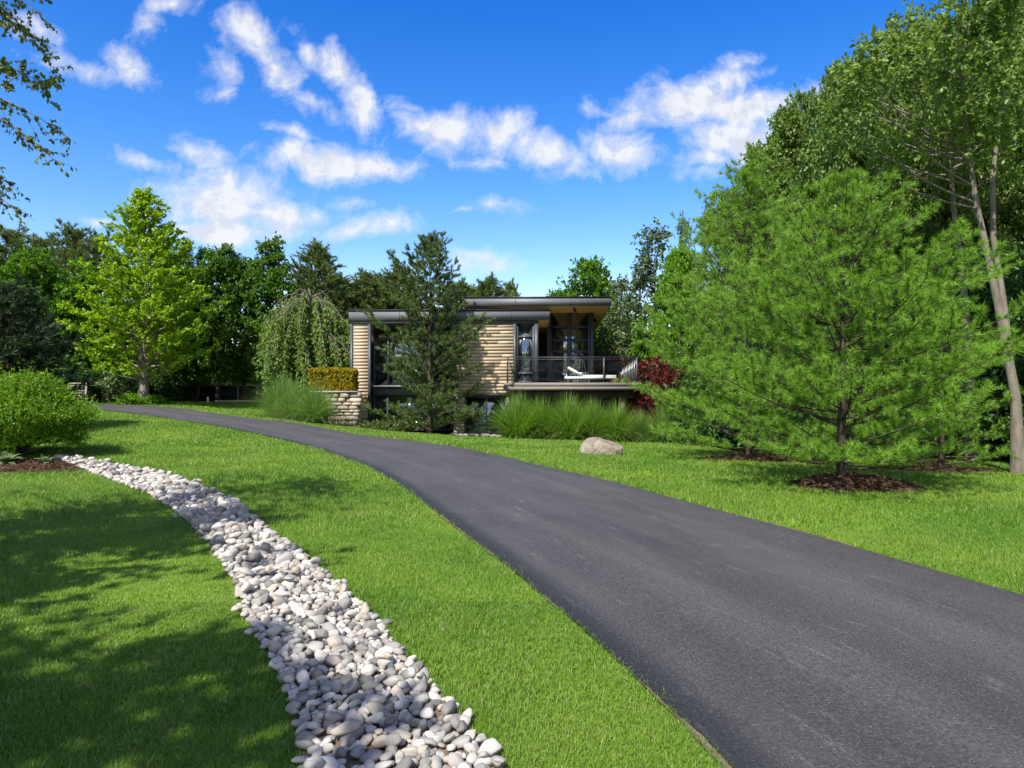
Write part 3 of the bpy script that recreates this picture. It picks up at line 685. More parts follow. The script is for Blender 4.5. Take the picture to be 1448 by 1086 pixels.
# ---- weeping conifer
def weeping(seed, H, rad):
    rng = np.random.default_rng(seed); wood = Acc(); SP, SA, SL_ = [], [], []
    path = np.stack([.15*np.sin(np.linspace(0, 3, 8)), .1*np.cos(np.linspace(0, 4, 8)), np.linspace(0, H*.93, 8)], -1)
    wood.tube(path, np.linspace(.17, .04, 8), 8)
    for i in range(85):
        az = rng.random()*2*np.pi; L = rad*rng.uniform(.25, 1.0); z = H*rng.uniform(.62, .96) - .22*L
        s = np.linspace(0, 1, 8); rise = rng.uniform(.15, .5)
        o = np.array([.1, 0, z]); hd = np.array([math.cos(az), math.sin(az), 0])
        arch = o + hd*(L*s)[:, None] + np.array([0, 0, 1.])*(rise*np.sin(s*2.6) - .5*L*s**2.2)[:, None]
        wood.tube(arch, np.linspace(.03, .012, 8), 5)
        for f in np.linspace(.2, 1, max(3, int(L*5.5))):
            p = np.array([np.interp(f, s, arch[:, k]) for k in range(3)]) + rng.normal(0, .08, 3)
            dl_ = min(p[2]-.3, rng.uniform(1.0, 3.2)); n = 9
            q = np.linspace(0, 1, n); w = rng.normal(0, .07, (2,)) ; wig = rng.uniform(3, 8)
            st = p + np.stack([hd[0]*.25*np.sqrt(q)+w[0]*np.sin(q*wig), hd[1]*.25*np.sqrt(q)+w[1]*np.cos(q*wig), -dl_*q], -1)
            wood.tube(st, np.linspace(.011, .004, n), 4)
            for u in np.linspace(0.04, 1, max(4, int(dl_/.09))):
                c = np.array([np.interp(u, q, st[:, k]) for k in range(3)])
                SP.append(c + rng.normal(0, .03, 3)); SA.append(np.array([rng.normal(0, .5), rng.normal(0, .5), -.6])); SL_.append(.12)
    return wood.data(), leaves(rng, np.array(SP), np.array(SA), np.array(SL_), 10, .14, .05, .5)
x, y, z = at(436, 32); plant('weeping_tree', weeping(61, top_h(402, 32, z), 2.35), x, y, ('bark', 'weeping'), 'grey green weeping tree with long hanging strands', 'tree')

# ---- trees right of the house
ol = fitted(broadleaf(71, 9.6, .8, 2.0, spread, 75, .6, 22, 7, .17, .11, .16, shell=.5), 9.9, 2.4)
x, y, s = put(925, 33, 318, 9.9, 62, 2.4); o1 = plant('olive_leaf_tree', ol, x, y, ('bark', 'olive'), 'grey green tree with ragged top right of the upper roof', 'tree'); o1.scale = s
x, y, s = put(880, 36, 392, 9.9, 50, 2.4); copy_plant(o1, x, y, 'lower grey green tree just beyond the roof overhang', None, 2.2, s)
x, y, s = put(966, 35, 306, 9.9, 26, 2.4); copy_plant(o1, x, y, 'thin spindly tree tip above the bright green tree', None, 4.0, s)
rd_ = fitted(broadleaf(72, 9, 2.0, 2.2, oval, 80, .62, 22, 7, .2, .17, .18, shell=.6), 9.4, 2.5)
x, y, s = put(833, 42, 366, 9.4, 52, 2.5); r1 = plant('round_tree', rd_, x, y, ('bark', 'maple'), 'round dark green tree showing above the upper roof end', 'tree'); r1.scale = s
x, y, s = put(790, 45, 410, 9.4, 44, 2.5); copy_plant(r1, x, y, 'low round tree mostly hidden behind the roof', None, 2.0, s)
x, y, s = put(860, 39, 430, 9.4, 46, 2.5); copy_plant(r1, x, y, 'bushy green tree behind the glass room and deck', None, 3.7, s)
bt = fitted(broadleaf(73, 6.8, 2.9, 2.2, lambda t: max(.06, (1-t**1.5)), 100, .5, 24, 9, .14, .1, .13, shell=.65, flat=.35), 7.0, 2.5)
x, y, s = put(962, 31, 345, 7.0, 58, 2.5); plant('bright_beech', bt, x, y, ('bark', 'bright'), 'bright lime green tree between the deck and the pines', 'tree').scale = s
# red maples
GR = 'red japanese maples beside the deck'
rm = broadleaf(74, 2.6, .4, 1.7, spread, 54, .36, 14, 6, .11, .06, .06, shell=.5, flat=.35)
x, y, z = at(930, 29.2); r2 = plant('japanese_maple', rm, x, y, ('bark_dark', 'red'), 'dark red maple right of the deck corner', 'tree', GR, s=top_h(500, 29.2, z)/2.75)
x, y, z = at(872, 33.5); copy_plant(r2, x, y, 'red maple seen through the deck railing', GR, 2.0, (.95, .95, top_h(498, 33.5, z)/2.75))
x, y, z = at(905, 28.9); copy_plant(r2, x, y, 'low dark red maple under the deck corner', GR, 4.0, (.7, .7, top_h(545, 28.9, z)/2.75))

# ---- tall deciduous woods at the right
GW = 'tall trees of the right hand woods'
fa = fitted(broadleaf(81, 11, 2.4, 2.6, spread, 150, .52, 30, 9, .14, .09, .17, shell=.5, up=.45, flat=.55), 11.3, 3.0)
fb = fitted(broadleaf(82, 11, 2.6, 2.6, oval, 150, .52, 30, 9, .14, .09, .17, shell=.5, up=.45, flat=.55), 11.3, 3.0)
x, y, s = put(1112, 25, 150, 11.3, 82, 3.0); fA = plant('woodland_tree', fa, x, y, ('bark', 'forest'), 'leftmost tall tree of the right woods against the cloud', 'tree', GW); fA.scale = s
x, y, s = put(1200, 23, 92, 11.3, 92, 3.0); fB = plant('woodland_tree', fb, x, y, ('bark', 'forest'), 'tall tree rising directly behind the front white pine', 'tree', GW); fB.scale = s
for src, px, Y, tp_, hw, rz, lab in ((fA, 1290, 21.5, 48, 98, 2.1, 'very tall tree above the right side of the front pine'), (fB, 1375, 19.5, 12, 100, 1.2, 'very tall tree touching the upper right of the sky'),
        (fB, 1150, 27, 128, 75, 3.3, 'tall tree filling behind the leftmost woodland trees'), (fA, 1250, 26, 95, 90, 4.4, 'tall tree deep behind the front pine top'),
        (fA, 1350, 25, 90, 90, 5.5, 'tall tree deep in the woods at upper right'), (fB, 1470, 20, -40, 110, 2.4, 'tallest tree cut by the right picture edge'),
        (fB, 1028, 24, 268, 52, 2.9, 'lower leafy tree top showing behind the rear white pine'), (fA, 1070, 28, 205, 60, .8, 'outermost lower tree of the right woods by the cloud'), (fA, 1105, 31, 190, 75, 3.9, 'tall tree filling the gap behind the rear white pine'), (fB, 1230, 31, 110, 100, 5.0, 'tall tree far back in the middle of the right woods'), (fA, 1320, 30, 60, 100, 1.9, 'tall tree far back in the right half of the woods'), (fB, 1420, 26, 20, 110, 3.1, 'tall tree far back near the right picture edge'), (fB, 1560, 19, -60, 130, .4, 'tall woodland tree beyond the right picture edge')):
    x, y, s = put(px, Y, tp_, 11.3, hw, 3.0); copy_plant(src, x, y, lab, GW, rz, s)
x0, y0, z0 = at(1440, 13.2)
def stem(pts, Y): return np.array([((px-CX)*Y/F - x0, dy, EYE+(CY-py)*Y/F - z0) for px, py, dy in pts])
pth = stem([(1440, 676, 0), (1436, 560, 0), (1420, 450, .1), (1404, 370, .1), (1388, 270, .2), (1378, 150, .3), (1380, 40, .3), (1385, -60, .3)], 13.2)
we = broadleaf(83, 9.6, 6.3, 2.3, oval, 90, .5, 24, 8, .11, .07, .11, path=pth, shell=.4, up=.4)
(wv, wf), cr = we; a2 = Acc(); a2.add(wv, wf); a2.tube(stem([(1428, 500, 0), (1426, 420, .15), (1420, 330, .3), (1424, 240, .4), (1440, 120, .4)], 13.2), np.linspace(.065, .04, 5), 8)
plant('forked_tree', (a2.data(), cr), x0, y0, ('bark', 'forest'), 'slim forked tree with bare pale trunk at the right edge', 'tree')
x0, y0, z0 = at(1375, 16.5)
pth = stem([(1375, 650, 0), (1370, 520, 0), (1362, 400, 0), (1352, 290, .1), (1345, 180, .1), (1340, 60, .1)], 16.5)
plant('slim_tree', broadleaf(84, 10.2, 7.2, 2.0, oval, 70, .52, 22, 8, .13, .08, .14, path=pth, shell=.4, up=.4), x0, y0, ('bark', 'forest'), 'slim bare trunk left of the forked tree', 'tree')
GU = 'dark understory of the right hand woods'
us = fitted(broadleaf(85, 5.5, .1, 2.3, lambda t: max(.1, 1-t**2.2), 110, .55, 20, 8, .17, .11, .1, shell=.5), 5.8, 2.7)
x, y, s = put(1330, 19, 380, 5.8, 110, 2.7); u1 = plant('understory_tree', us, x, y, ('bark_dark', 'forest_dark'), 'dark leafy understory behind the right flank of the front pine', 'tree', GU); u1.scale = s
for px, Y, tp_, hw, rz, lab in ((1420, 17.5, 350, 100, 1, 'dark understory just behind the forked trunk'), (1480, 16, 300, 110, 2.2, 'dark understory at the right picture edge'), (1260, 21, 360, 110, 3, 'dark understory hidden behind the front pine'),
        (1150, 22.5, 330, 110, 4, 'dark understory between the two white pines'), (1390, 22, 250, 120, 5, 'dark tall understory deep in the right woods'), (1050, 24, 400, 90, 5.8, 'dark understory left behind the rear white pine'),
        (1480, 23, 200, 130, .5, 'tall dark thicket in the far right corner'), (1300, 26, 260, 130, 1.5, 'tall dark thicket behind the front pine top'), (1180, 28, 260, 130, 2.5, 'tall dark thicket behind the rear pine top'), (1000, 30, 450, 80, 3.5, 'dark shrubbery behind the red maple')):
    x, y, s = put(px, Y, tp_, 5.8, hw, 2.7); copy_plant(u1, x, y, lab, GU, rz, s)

# ---- birch whose branches hang into the upper left corner, and the tree that shades the near lawn
bx, by = -6.9, 5.2
bi = broadleaf(91, 8.6, 2.6, 2.3, oval, 105, .55, 22, 9, .06, .048, .13, shell=.35, up=-.1, droop=.5)
def hanging(seed):
    rng = np.random.default_rng(seed); wood = Acc(); P_, A__, S_ = [], [], []
    for a, b in (((0, 10), (75, 95)), ((-40, 40), (60, 60)), ((-60, 150), (98, 195)), ((-30, 180), (75, 225)), ((-40, 120), (60, 120)), ((-60, 255), (14, 262)), ((-60, 280), (22, 298)), ((-60, -40), (60, -10)), ((-50, -10), (55, 20))):
        Y = rng.uniform(6.3, 6.9); p = np.array(P3(a[0]-60, a[1]-40, Y)); q = np.array(P3(b[0], b[1], Y+.3)); m_ = (p+q)/2 + np.array([0, 0, .25])
        bz = bez(p, m_, q, 14); wood.tube(bz, np.linspace(.012, .002, 14), 4)
        root = np.array([bx, by, p[2]+rng.uniform(-.8, .2)]); wood.tube(bez(root, (root+p)/2+np.array([0, 0, .3]), p), np.linspace(.03, .012, 7), 5)
        for k in range(3, 14):
            for _ in range(3):
                d = np.array([rng.uniform(-.1, .8), rng.normal(0, .5), rng.uniform(-.9, .15)]); L = rng.uniform(.1, .34)*(1.1-.03*k)
                e = bz[k] + d*L; wood.tube(np.array([bz[k], (bz[k]+e)/2, e]), [.003, .002, .0015], 3)
                P_.append(bz[k]); A__.append(d); S_.append(L)
    return wood, leaves(rng, np.array(P_), np.array(A__), np.array(S_), 8, .043, .033, .7)
hw_, (hv, hf) = hanging(92)
off = np.array([bx, by, gz(bx, by)]); (wv, wf), (lv, lf) = bi
ac = Acc(); ac.add(wv, wf); hv2, hf2 = hw_.data(); ac.add(hv2-off, hf2); al = Acc(); al.add(lv, lf); al.add(hv-off, hf)
plant('birch_tree', (ac.data(), al.data()), bx, by, ('bark_pale', 'birch'), 'birch with thin drooping twigs hanging into the upper left', 'tree')
sh = broadleaf(93, 8.5, 3.2, 2.6, oval, 70, .55, 20, 8, .15, .1, .17, shell=.3)
SHADE = plant('shade_tree', sh, -5.5, -2.4, ('bark', 'forest'), 'leafy tree whose shadow covers the near left lawn', 'tree')
SHADE2 = copy_plant(SHADE, -7.9, -1.5, 'leafy tree whose shadow falls on the lower left corner of the lawn', None, 2.0, (.85, .85, .95))

SHADE3 = copy_plant(SHADE, -6.5, 3.2, 'leafy tree whose dappled shadow lies left of the stone bed', None, 4.0, (.78, .78, .85))

# ---- far woods, a mass nobody can count
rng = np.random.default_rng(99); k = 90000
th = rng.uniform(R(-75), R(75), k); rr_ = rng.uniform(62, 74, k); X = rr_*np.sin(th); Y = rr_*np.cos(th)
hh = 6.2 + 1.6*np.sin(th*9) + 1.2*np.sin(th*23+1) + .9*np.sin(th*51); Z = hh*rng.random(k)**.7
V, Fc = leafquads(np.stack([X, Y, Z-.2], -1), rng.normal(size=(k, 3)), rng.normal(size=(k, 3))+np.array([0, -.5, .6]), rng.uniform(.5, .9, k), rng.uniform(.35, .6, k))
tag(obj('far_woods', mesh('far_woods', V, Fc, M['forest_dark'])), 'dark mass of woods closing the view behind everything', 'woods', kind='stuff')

# ---- shrubs
def shrub(seed, rx, ry, h, nshoot, nleaf, L, Wd, up=.5, needle=False, shoot=.18, lump=.12, box=False, spikes=0):
    rng = np.random.default_rng(seed); wood = Acc()
    if box:
        P = rng.uniform(-1, 1, (nshoot, 3)); ax = rng.integers(0, 3, nshoot); sg = np.where(rng.random(nshoot) < .5, -1, 1.)
        P[np.arange(nshoot), ax] = sg*rng.uniform(.86, 1.0, nshoot); D = np.zeros_like(P); D[np.arange(nshoot), ax] = sg
        P = P*np.array([rx, ry, h/2]) + np.array([0, 0, h/2])
    else:
        D = norm(rng.normal(size=(nshoot, 3))); D[:, 2] = np.where(D[:, 2] < -.55, -D[:, 2], D[:, 2])
        lob = 1 + lump*(np.sin(5*D[:, 0]+seed)+np.sin(6*D[:, 1]+2*seed)+np.sin(7*D[:, 2])) + rng.normal(0, .035, nshoot)
        r = np.where(rng.random(nshoot) < .75, rng.uniform(.86, 1.0, nshoot), rng.uniform(.4, .9, nshoot))*lob
        P = D*r[:, None]*np.array([rx, ry, h*.56]) + np.array([0, 0, h*.46]); P[:, 2] = np.maximum(P[:, 2], .04)
    A = D + np.array([0, 0, up]) + rng.normal(0, .3, P.shape)
    for i in range(0, nshoot, max(1, nshoot//60)):
        wood.tube(bez(np.array([rng.normal(0, .06), rng.normal(0, .06), 0]), P[i]*np.array([.35, .35, .6]), P[i], 5), np.linspace(.018, .004, 5), 4)
    S = np.full(nshoot, shoot)*rng.uniform(.6, 1.3, nshoot)
    if spikes: S[:spikes] *= 1.9
    f = needles(rng, P, A, S, nleaf, L, Wd, (.5, 1.2)) if needle else leaves(rng, P, A, S, nleaf, L, Wd, .0)
    return wood.data(), f
PS = ('stems', 'foliage')
x, y, z = at(24, 14.3)
plant('yew_shrub', shrub(101, 1.36, 1.25, 1.36, 6500, 15, .062, .02, .8, False, .22, .10, spikes=900), x, y, ('bark_dark', 'yew'), 'large rounded bright green yew shrub at the left edge', 'shrub', parts=PS)
mound('mulch_bed', at(-10, 12.9)[0], 12.9, 2.3, .95, .06, 'brown mulch bed under the rounded yew shrub', 'mulch', 8, chips=2600)
x, y, z = at(8, 12.9)
def rosette(seed, n, L, Wd):
    rng = np.random.default_rng(seed); acc = Acc()
    for i in range(n):
        az = rng.random()*6.28; el = rng.uniform(.3, 1.2); l = L*rng.uniform(.6, 1.1); hd = np.array([math.cos(az), math.sin(az), 0]); sd_ = np.array([-hd[1], hd[0], 0])
        t = np.linspace(0, 1, 7); c = hd*(l*t*math.cos(el))[:, None] + np.array([0, 0, 1.])*(l*(t*math.sin(el)-.55*t**2.2*math.cos(el)))[:, None] + np.array([0, 0, .03])
        w = Wd*np.sin(np.pi*(t*.92+.06))**.8*.5; fold = np.array([0, 0, .25])
        V = np.stack([c - sd_*w[:, None] + fold*w[:, None], c, c + sd_*w[:, None] + fold*w[:, None]], 1).reshape(-1, 3)
        Fq = [(k*3+e, k*3+e+1, k*3+4+e, k*3+3+e) for k in range(6) for e in (0, 1)]; acc.add(V, Fq)
    return acc
o = rosette(102, 34, .42, .11).build('hosta', M['hosta']); o.location = (x, y, z+.03); tag(o, 'pale leafy hosta in the mulch below the yew', 'plant', 'hostas in the mulch')
o2 = o.copy(); COL.objects.link(o2); o2.location = (x+.62, y+.15, z+.03); o2.scale = (.6, .6, .6); o2.rotation_euler = (0, 0, 1.5); o2['label'] = 'small hosta sprout right of the larger one'
x, y, z = at(172, 32.8); plant('pale_shrub', shrub(103, .8, .7, 1.35, 900, 9, .12, .085, .3), x, y, ('bark_dark', 'pale'), 'pale leaved shrub left of the ginkgo trunk', 'shrub', parts=PS)
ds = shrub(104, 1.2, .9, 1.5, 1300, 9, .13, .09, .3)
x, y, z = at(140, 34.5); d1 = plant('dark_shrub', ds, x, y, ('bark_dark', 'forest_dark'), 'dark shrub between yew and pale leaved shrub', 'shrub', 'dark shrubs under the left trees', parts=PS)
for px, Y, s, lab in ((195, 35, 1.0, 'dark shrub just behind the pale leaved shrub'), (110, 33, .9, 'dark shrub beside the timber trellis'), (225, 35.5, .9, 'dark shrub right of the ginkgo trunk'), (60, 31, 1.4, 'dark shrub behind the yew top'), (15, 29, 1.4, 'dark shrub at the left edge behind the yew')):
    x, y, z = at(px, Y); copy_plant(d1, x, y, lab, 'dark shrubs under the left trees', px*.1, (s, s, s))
lb = shrub(105, .45, .3, .3, 350, 8, .07, .05, .4)
x, y, z = at(184, 30.6); l1 = plant('low_box_shrub', lb, x, y, ('bark_dark', 'bright'), 'low bright bush left of the ginkgo foot', 'shrub', 'low bushes at the ginkgo foot', parts=PS)
x, y, z = at(217, 30.9); copy_plant(l1, x, y, 'low bright bush right of the ginkgo foot', 'low bushes at the ginkgo foot', 1.0, (.8, .8, .9))
x, y, z = at(945, 28.6); plant('conifer_shrub', shrub(106, .9, .8, 1.5, 900, 14, .14, .03, .3, True, .2), at(985, 26.5)[0], 26.5, ('bark_dark', 'spruce'), 'green conifer shrub between ornamental grass and rear pine', 'shrub', parts=PS)
x, y, z = at(548, 27.3); plant('creeping_shrub', shrub(107, 1.1, .45, .34, 600, 9, .08, .045, .2), x, y, ('bark_dark', 'pine'), 'low creeping shrub along the driveway before the house', 'shrub', parts=PS)

# ---- ornamental grasses
def clump(seed, n, L, spread_, w, dead=.03):
    rng = np.random.default_rng(seed)
    az = rng.random(n)*2*np.pi; l = L*rng.uniform(.5, 1.12, n); lean = np.abs(rng.normal(0, spread_, n)); r0 = .16*np.sqrt(rng.random(n))*L
    hd = np.stack([np.cos(az), np.sin(az), 0*az], -1); sd_ = np.stack([-np.sin(az), np.cos(az), 0*az], -1)
    az2 = az + rng.normal(0, .5, n); b = np.stack([np.cos(az2), np.sin(az2), 0*az], -1)*r0[:, None]
    S = 7; t = np.linspace(0, 1, S); V = []
    for q in t:
        out = l*(q*np.sin(lean*.55) + .5*lean*q**2.4*.8); up = l*(q*np.cos(lean*.5) - .36*lean*q**3)
        c = b + hd*out[:, None] + np.array([0, 0, 1.])*up[:, None]
        ww = w*(1-q**1.5)*.5 + .0008
        V += [c - sd_*ww, c + sd_*ww]
    V = np.stack(V, 1).reshape(-1, 3); base = np.arange(n)[:, None]*(2*S)
    Fq = np.concatenate([base + [2*k, 2*k+1, 2*k+3, 2*k+2] for k in range(S-1)])
    return V, Fq
GG = 'ornamental grasses in front of the deck'
cl_a = mesh('ornamental_grass', *clump(111, 1900, 2.05, .8, .022), M['miscanthus']); cl_b = mesh('ornamental_grass', *clump(112, 1800, 2.0, .9, .022), M['miscanthus'])
cl_c = mesh('ornamental_grass', *clump(113, 1900, 1.9, 1.0, .021), M['miscanthus_dark'])
for px, Y, tp_, me, rz, lab in ((730, 26.6, 561, cl_a, 0, 'leftmost bright tall grass clump beside the glass door'), (765, 27.3, 566, cl_b, 1, 'grass clump second from the glass door'), (803, 26.7, 563, cl_a, 2, 'tallest bright grass clump under the deck middle'),
        (838, 27.2, 568, cl_b, 3.2, 'grass clump directly behind the boulder'), (873, 26.9, 571, cl_b, 4.4, 'grass clump behind the boulder right end'), (905, 27.4, 580, cl_c, 1.5, 'smaller greyish grass clump under the deck corner'), (940, 26.6, 571, cl_c, 5.2, 'rightmost grey green grass clump near the red maple')):
    x, y, z = at(px, Y); o = obj('ornamental_grass', me); sz = top_h(tp_, Y, z)/1.8; o.location = (x, y, z-.02); o.scale = (.95*sz, .95*sz, sz); o.rotation_euler = (0, 0, rz)
    tag(o, lab, 'grass clump', GG)
GL = 'ornamental grasses left of the house'
for px, Y, tp_, me, rz, lab in ((446, 26.2, 546, cl_c, 1, 'large fountain shaped grass clump beside the stone wall'), (398, 29.5, 536, cl_c, 2.6, 'fountain grass clump under the weeping tree'), (418, 27.6, 545, cl_c, 4, 'fountain grass clump between the two others at left')):
    x, y, z = at(px, Y); o = obj('ornamental_grass', me); sz = top_h(tp_, Y, z)/1.65; o.location = (x, y, z-.02); o.scale = (.95*sz, .95*sz, sz); o.rotation_euler = (0, 0, rz)
    tag(o, lab, 'grass clump', GL)
mound('soil_bed', at(430, 27.2)[0], 27.2, 1.9, .95, .10, 'sandy soil bed under the fountain grasses left of the house', 'mulch', 9, M['soil'], 700, -.35)
mound('mulch_bed', at(835, 27.2)[0], 27.2, 4.2, .95, .05, 'long mulch bed under the row of ornamental grasses', 'mulch', 10, chips=2600)

# ------------------------------------------------------------------ the house
HX, HY, HB = (496-CX)*29.5/F, 29.5, -0.75
house = thing('modern_house', (HX, HY, HB), 'modern timber clad house with flat grey roofs and a raised deck', 'house', rz=R(-1.5))
K = 29.5/F
hx = lambda px: (px-496)*K
hz = lambda py, Y=29.5: EYE + (CY-py)*Y/F - HB
ZF = hz(541.5)                                # upper floor level
def clap(x0, x1, y, z0, z1, pitch=.143, depth=.018):
    """lapped boards: each one a slanted box with its lower edge proud"""
    a = Acc(); z = z0
    rng = np.random.default_rng(int(x0*100)+7)
    while z < z1 - .01:
        zt = min(z+pitch, z1); d = depth + rng.uniform(-.002, .002)
        xs = [x0]; nx = x0 + rng.uniform(.5, 2.6)
        while nx < x1 - .35: xs.append(nx); nx += rng.uniform(1.3, 2.8)
        xs.append(x1)
        for xa, xb in zip(xs[:-1], xs[1:]):
            xb = xb - (.005 if xb < x1 else 0); dd = d + rng.uniform(-.0015, .0015)
            V = [(xa, y-dd, z), (xb, y-dd, z), (xb, y, z), (xa, y, z), (xa, y-.008, zt), (xb, y-.008, zt), (xb, y, zt), (xa, y, zt)]
            a.add(V, [(0, 3, 2, 1), (4, 5, 6, 7), (0, 1, 5, 4), (1, 2, 6, 5), (2, 3, 7, 6), (3, 0, 4, 7)])
        z += pitch
    return a
ROOFZ = hz(458)
clap(hx(499), hx(521), 0, hz(592), ROOFZ).build('siding_panel', M['siding'], house)
clap(hx(641.5), hx(726), 0, hz(557), ROOFZ).build('siding_panel', M['siding'], house)
clap(hx(641.5), hx(657), 0, hz(613), hz(557.2)).build('siding_panel', M['siding'], house)
for p, q in ((495.5, 499), (521, 524.5), (638, 641.5), (726, 730)): Acc().box(hx(p), hx(q), -.06, .12, hz(612) if p < 700 else hz(557), ROOFZ).build('corner_trim', M['frame'], house)
a = Acc().box(hx(497), hx(523), -.03, .3, 0.05, hz(597)); a.build('foundation', M['concrete'], house)
Acc().box(hx(496), hx(523.5), -.05, .3, hz(597)+.002, hz(592)-.002).build('base_trim', M['black'], house)
# walls and floors of the body (set back behind siding and openings)
a = Acc(); DEP = 9.0
a.box(hx(496)+.002, hx(496)+.25, .13, DEP, .02, ROOFZ-.35)      # left side wall
a.box(hx(499), hx(521), .02, .25, hz(592), ROOFZ-.02)
a.box(hx(641.5), hx(726), .01, .2, hz(556), ROOFZ-.02); a.box(hx(641.5), hx(656.5), .01, .2, .02, hz(556)-.003)
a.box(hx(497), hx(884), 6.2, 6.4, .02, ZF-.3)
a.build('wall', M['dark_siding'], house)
a = Acc(); a.box(.3, hx(777), .55, DEP-.1, ZF-.28, ZF); a.box(.3, hx(777), 3.9+.6, 5.0, ZF+.01, ROOFZ-.4)
a.box(hx(777)+.003, 10.3, 1.6, 7.5, ZF-.28, ZF-.004)
a.build('floor', M['interior'], house)
# glazed wall behind the pine
def window(name, x0, x1, z0, z1, y, vs, hs, t=.07, fm='frame', d=.1, parent=None, pane='glass'):
    w = Acc(); w.box(x0, x0+t, y, y+d, z0, z1); w.box(x1-t, x1, y, y+d, z0, z1); w.box(x0+t, x1-t, y, y+d, z1-t, z1); w.box(x0+t, x1-t, y, y+d, z0, z0+t)
    for v in vs: w.box(v-t/2, v+t/2, y+.004, y+d-.004, z0+t, z1-t)
    for h in hs:
        xs = [x0+t] + sorted(vs) + [x1-t]
        for q in range(len(xs)-1): w.box(xs[q]+(t/2 if q else 0), xs[q+1]-(t/2 if q < len(xs)-2 else 0), y+.01, y+d-.01, h-t/2, h+t/2)
    p = thing_part(name, parent or house)
    w.build('frame', M[fm], p); Acc().box(x0+t*.5, x1-t*.5, y+d*.45, y+d*.55, z0+t*.5, z1-t*.5).build('pane', M[pane], p)
    return p
def thing_part(name, parent):
    o = bpy.data.objects.new(name, None); COL.objects.link(o); o.parent = parent; return o
window('window', hx(524.5), hx(638), hz(547), ROOFZ, .45, [hx(546), hx(578), hx(608)], [hz(478)])
window('window', hx(524.5), hx(638), .3, hz(559), .45, [hx(545), hx(578), hx(608)], [])
Acc().box(hx(524.5), hx(638), .36, .44, hz(559)+.003, hz(547)-.003).build('spandrel_panel', M['fascia'], house)
Acc().box(hx(524.6), hx(637.9), .1, .45, hz(547), hz(545.4)).build('sill', M['steel'], house)
window('window', hx(730), hx(755.5), ZF+.01, hz(456), .02, [], [hz(476.5), hz(528)], .085)
Acc().box(hx(755.5)+.002, hx(761), -.05, .3, ZF+.01, hz(456)).build('post', M['frame'], house)
Acc().box(hx(496), hx(761), -.07, .3, ROOFZ+.003, hz(453.5)-.003).build('header', M['frame'], house)
# recess: back wall, left wall
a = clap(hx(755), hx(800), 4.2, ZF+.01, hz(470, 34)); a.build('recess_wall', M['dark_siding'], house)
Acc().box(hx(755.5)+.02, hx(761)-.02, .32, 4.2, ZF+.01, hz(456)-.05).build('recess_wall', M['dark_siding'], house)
# glass room
gx0, gx1 = 8.62, 10.48; gyv = 1.75; YG = 31.0
gzv = lambda py: EYE + (CY-py)*YG/F - HB
zt = gzv(437)
midx = (gx0+gx1)/2 - .02
window('glass_wall', gx0, gx1, ZF+.02, zt, gyv, [midx], [gzv(462), gzv(481), gzv(497)], .1)
for xa, xb, yb in ((gx0-.1, gx0-.003, .16), (midx-.1, midx+.1, -.004), (gx1+.003, gx1+.17, .2)): Acc().box(xa, xb, gyv-.06, gyv+yb, ZF+.01, zt).build('post', M['frame'], house)
Acc().box(gx0-.1, gx1+.17, gyv-.07, gyv+.2, zt+.003, zt+.25).build('header', M['frame'], house)
window('glass_wall', gx0, gx1, ZF+.02, zt-.45, 6.0, [midx, gx0+.5, gx1-.5], [gzv(470)], .1)
ps = thing_part('glass_wall', house); Acc().box(gx1+.06, gx1+.10, gyv+.25, 5.9, ZF+.02, zt-.3).build('pane', M['glass'], ps)
a = Acc()
for yq in (3.1, 4.5, 5.9): a.box(gx1+.03, gx1+.13, yq, yq+.1, ZF+.02, zt-.4)
a.build('frame', M['frame'], ps)
Acc().tube([(gx0+.12, gyv-.09, ZF+.95), (gx0+.12, gyv-.09, ZF+1.35)], .018, 6).build('door_handle', M['steel'], house)
# roofs
SLOPE = -.07
def roof(x0, x1, y0, y1, zb, th, cap):
    p = thing_part('roof', house); dz = SLOPE*(y1-y0)
    Acc().box(x0+.04, x1-.04, y0+.04, y1, zb+.03, zb+th-.02, dz).build('deck_board', M['black'], p)
    Acc().box(x0+.03, x1-.03, y0+.03, y1-.05, zb+.002, zb+.028, dz).build('soffit', M['soffit'], p)
    f = Acc(); f.box(x0, x1, y0, y0+.038, zb, zb+th)
    f.box(x0, x0+.038, y0+.04, y1, zb, zb+th, dz); f.box(x1-.038, x1, y0+.04, y1, zb, zb+th, dz)
    f.build('fascia', M['fascia'], p)
    c = Acc(); c.box(x0-.03, x1+.03, y0-.03, y0+.09, zb+th+.002, zb+th+cap)
    c.box(x0-.03, x0+.09, y0+.092, y1, zb+th+.002, zb+th+cap, dz); c.box(x1-.09, x1+.03, y0+.092, y1, zb+th+.002, zb+th+cap, dz)
    n = 0; xj = x0+2.2
    while xj < x1-.5: c.box(xj-.008, xj+.008, y0-.006, y0-.001, zb+.01, zb+th-.01); xj += 2.4
    c.build('cap_flashing', M['black'], p); return p
roof(hx(494), hx(777), -.12, 8.9, hz(453.5), .40, .07)
roof(hx(657), hx(863), .05, 9.4, hz(433.5), .36, .05)
clap(hx(664), gx0-.15, .9, hz(441), hz(433.5)-.08).build('clerestory_wall', M['dark_siding'], house)
# spotlights on the upper soffit
sz_ = lambda yl: hz(433.5) + SLOPE*(yl-.05)
for xl, yl in ((hx(812), .35), (3.89-HX-.08, 3.0), (3.97-HX-.1, 4.7), (4.05-HX-.1, 6.5)):
    Acc().tube([(xl, yl, sz_(yl)-.001), (xl, yl, sz_(yl)-.05), (xl+.05, yl-.1, sz_(yl)-.2)], [.05, .045, .075], 10).build('spotlight', M['black'], house)
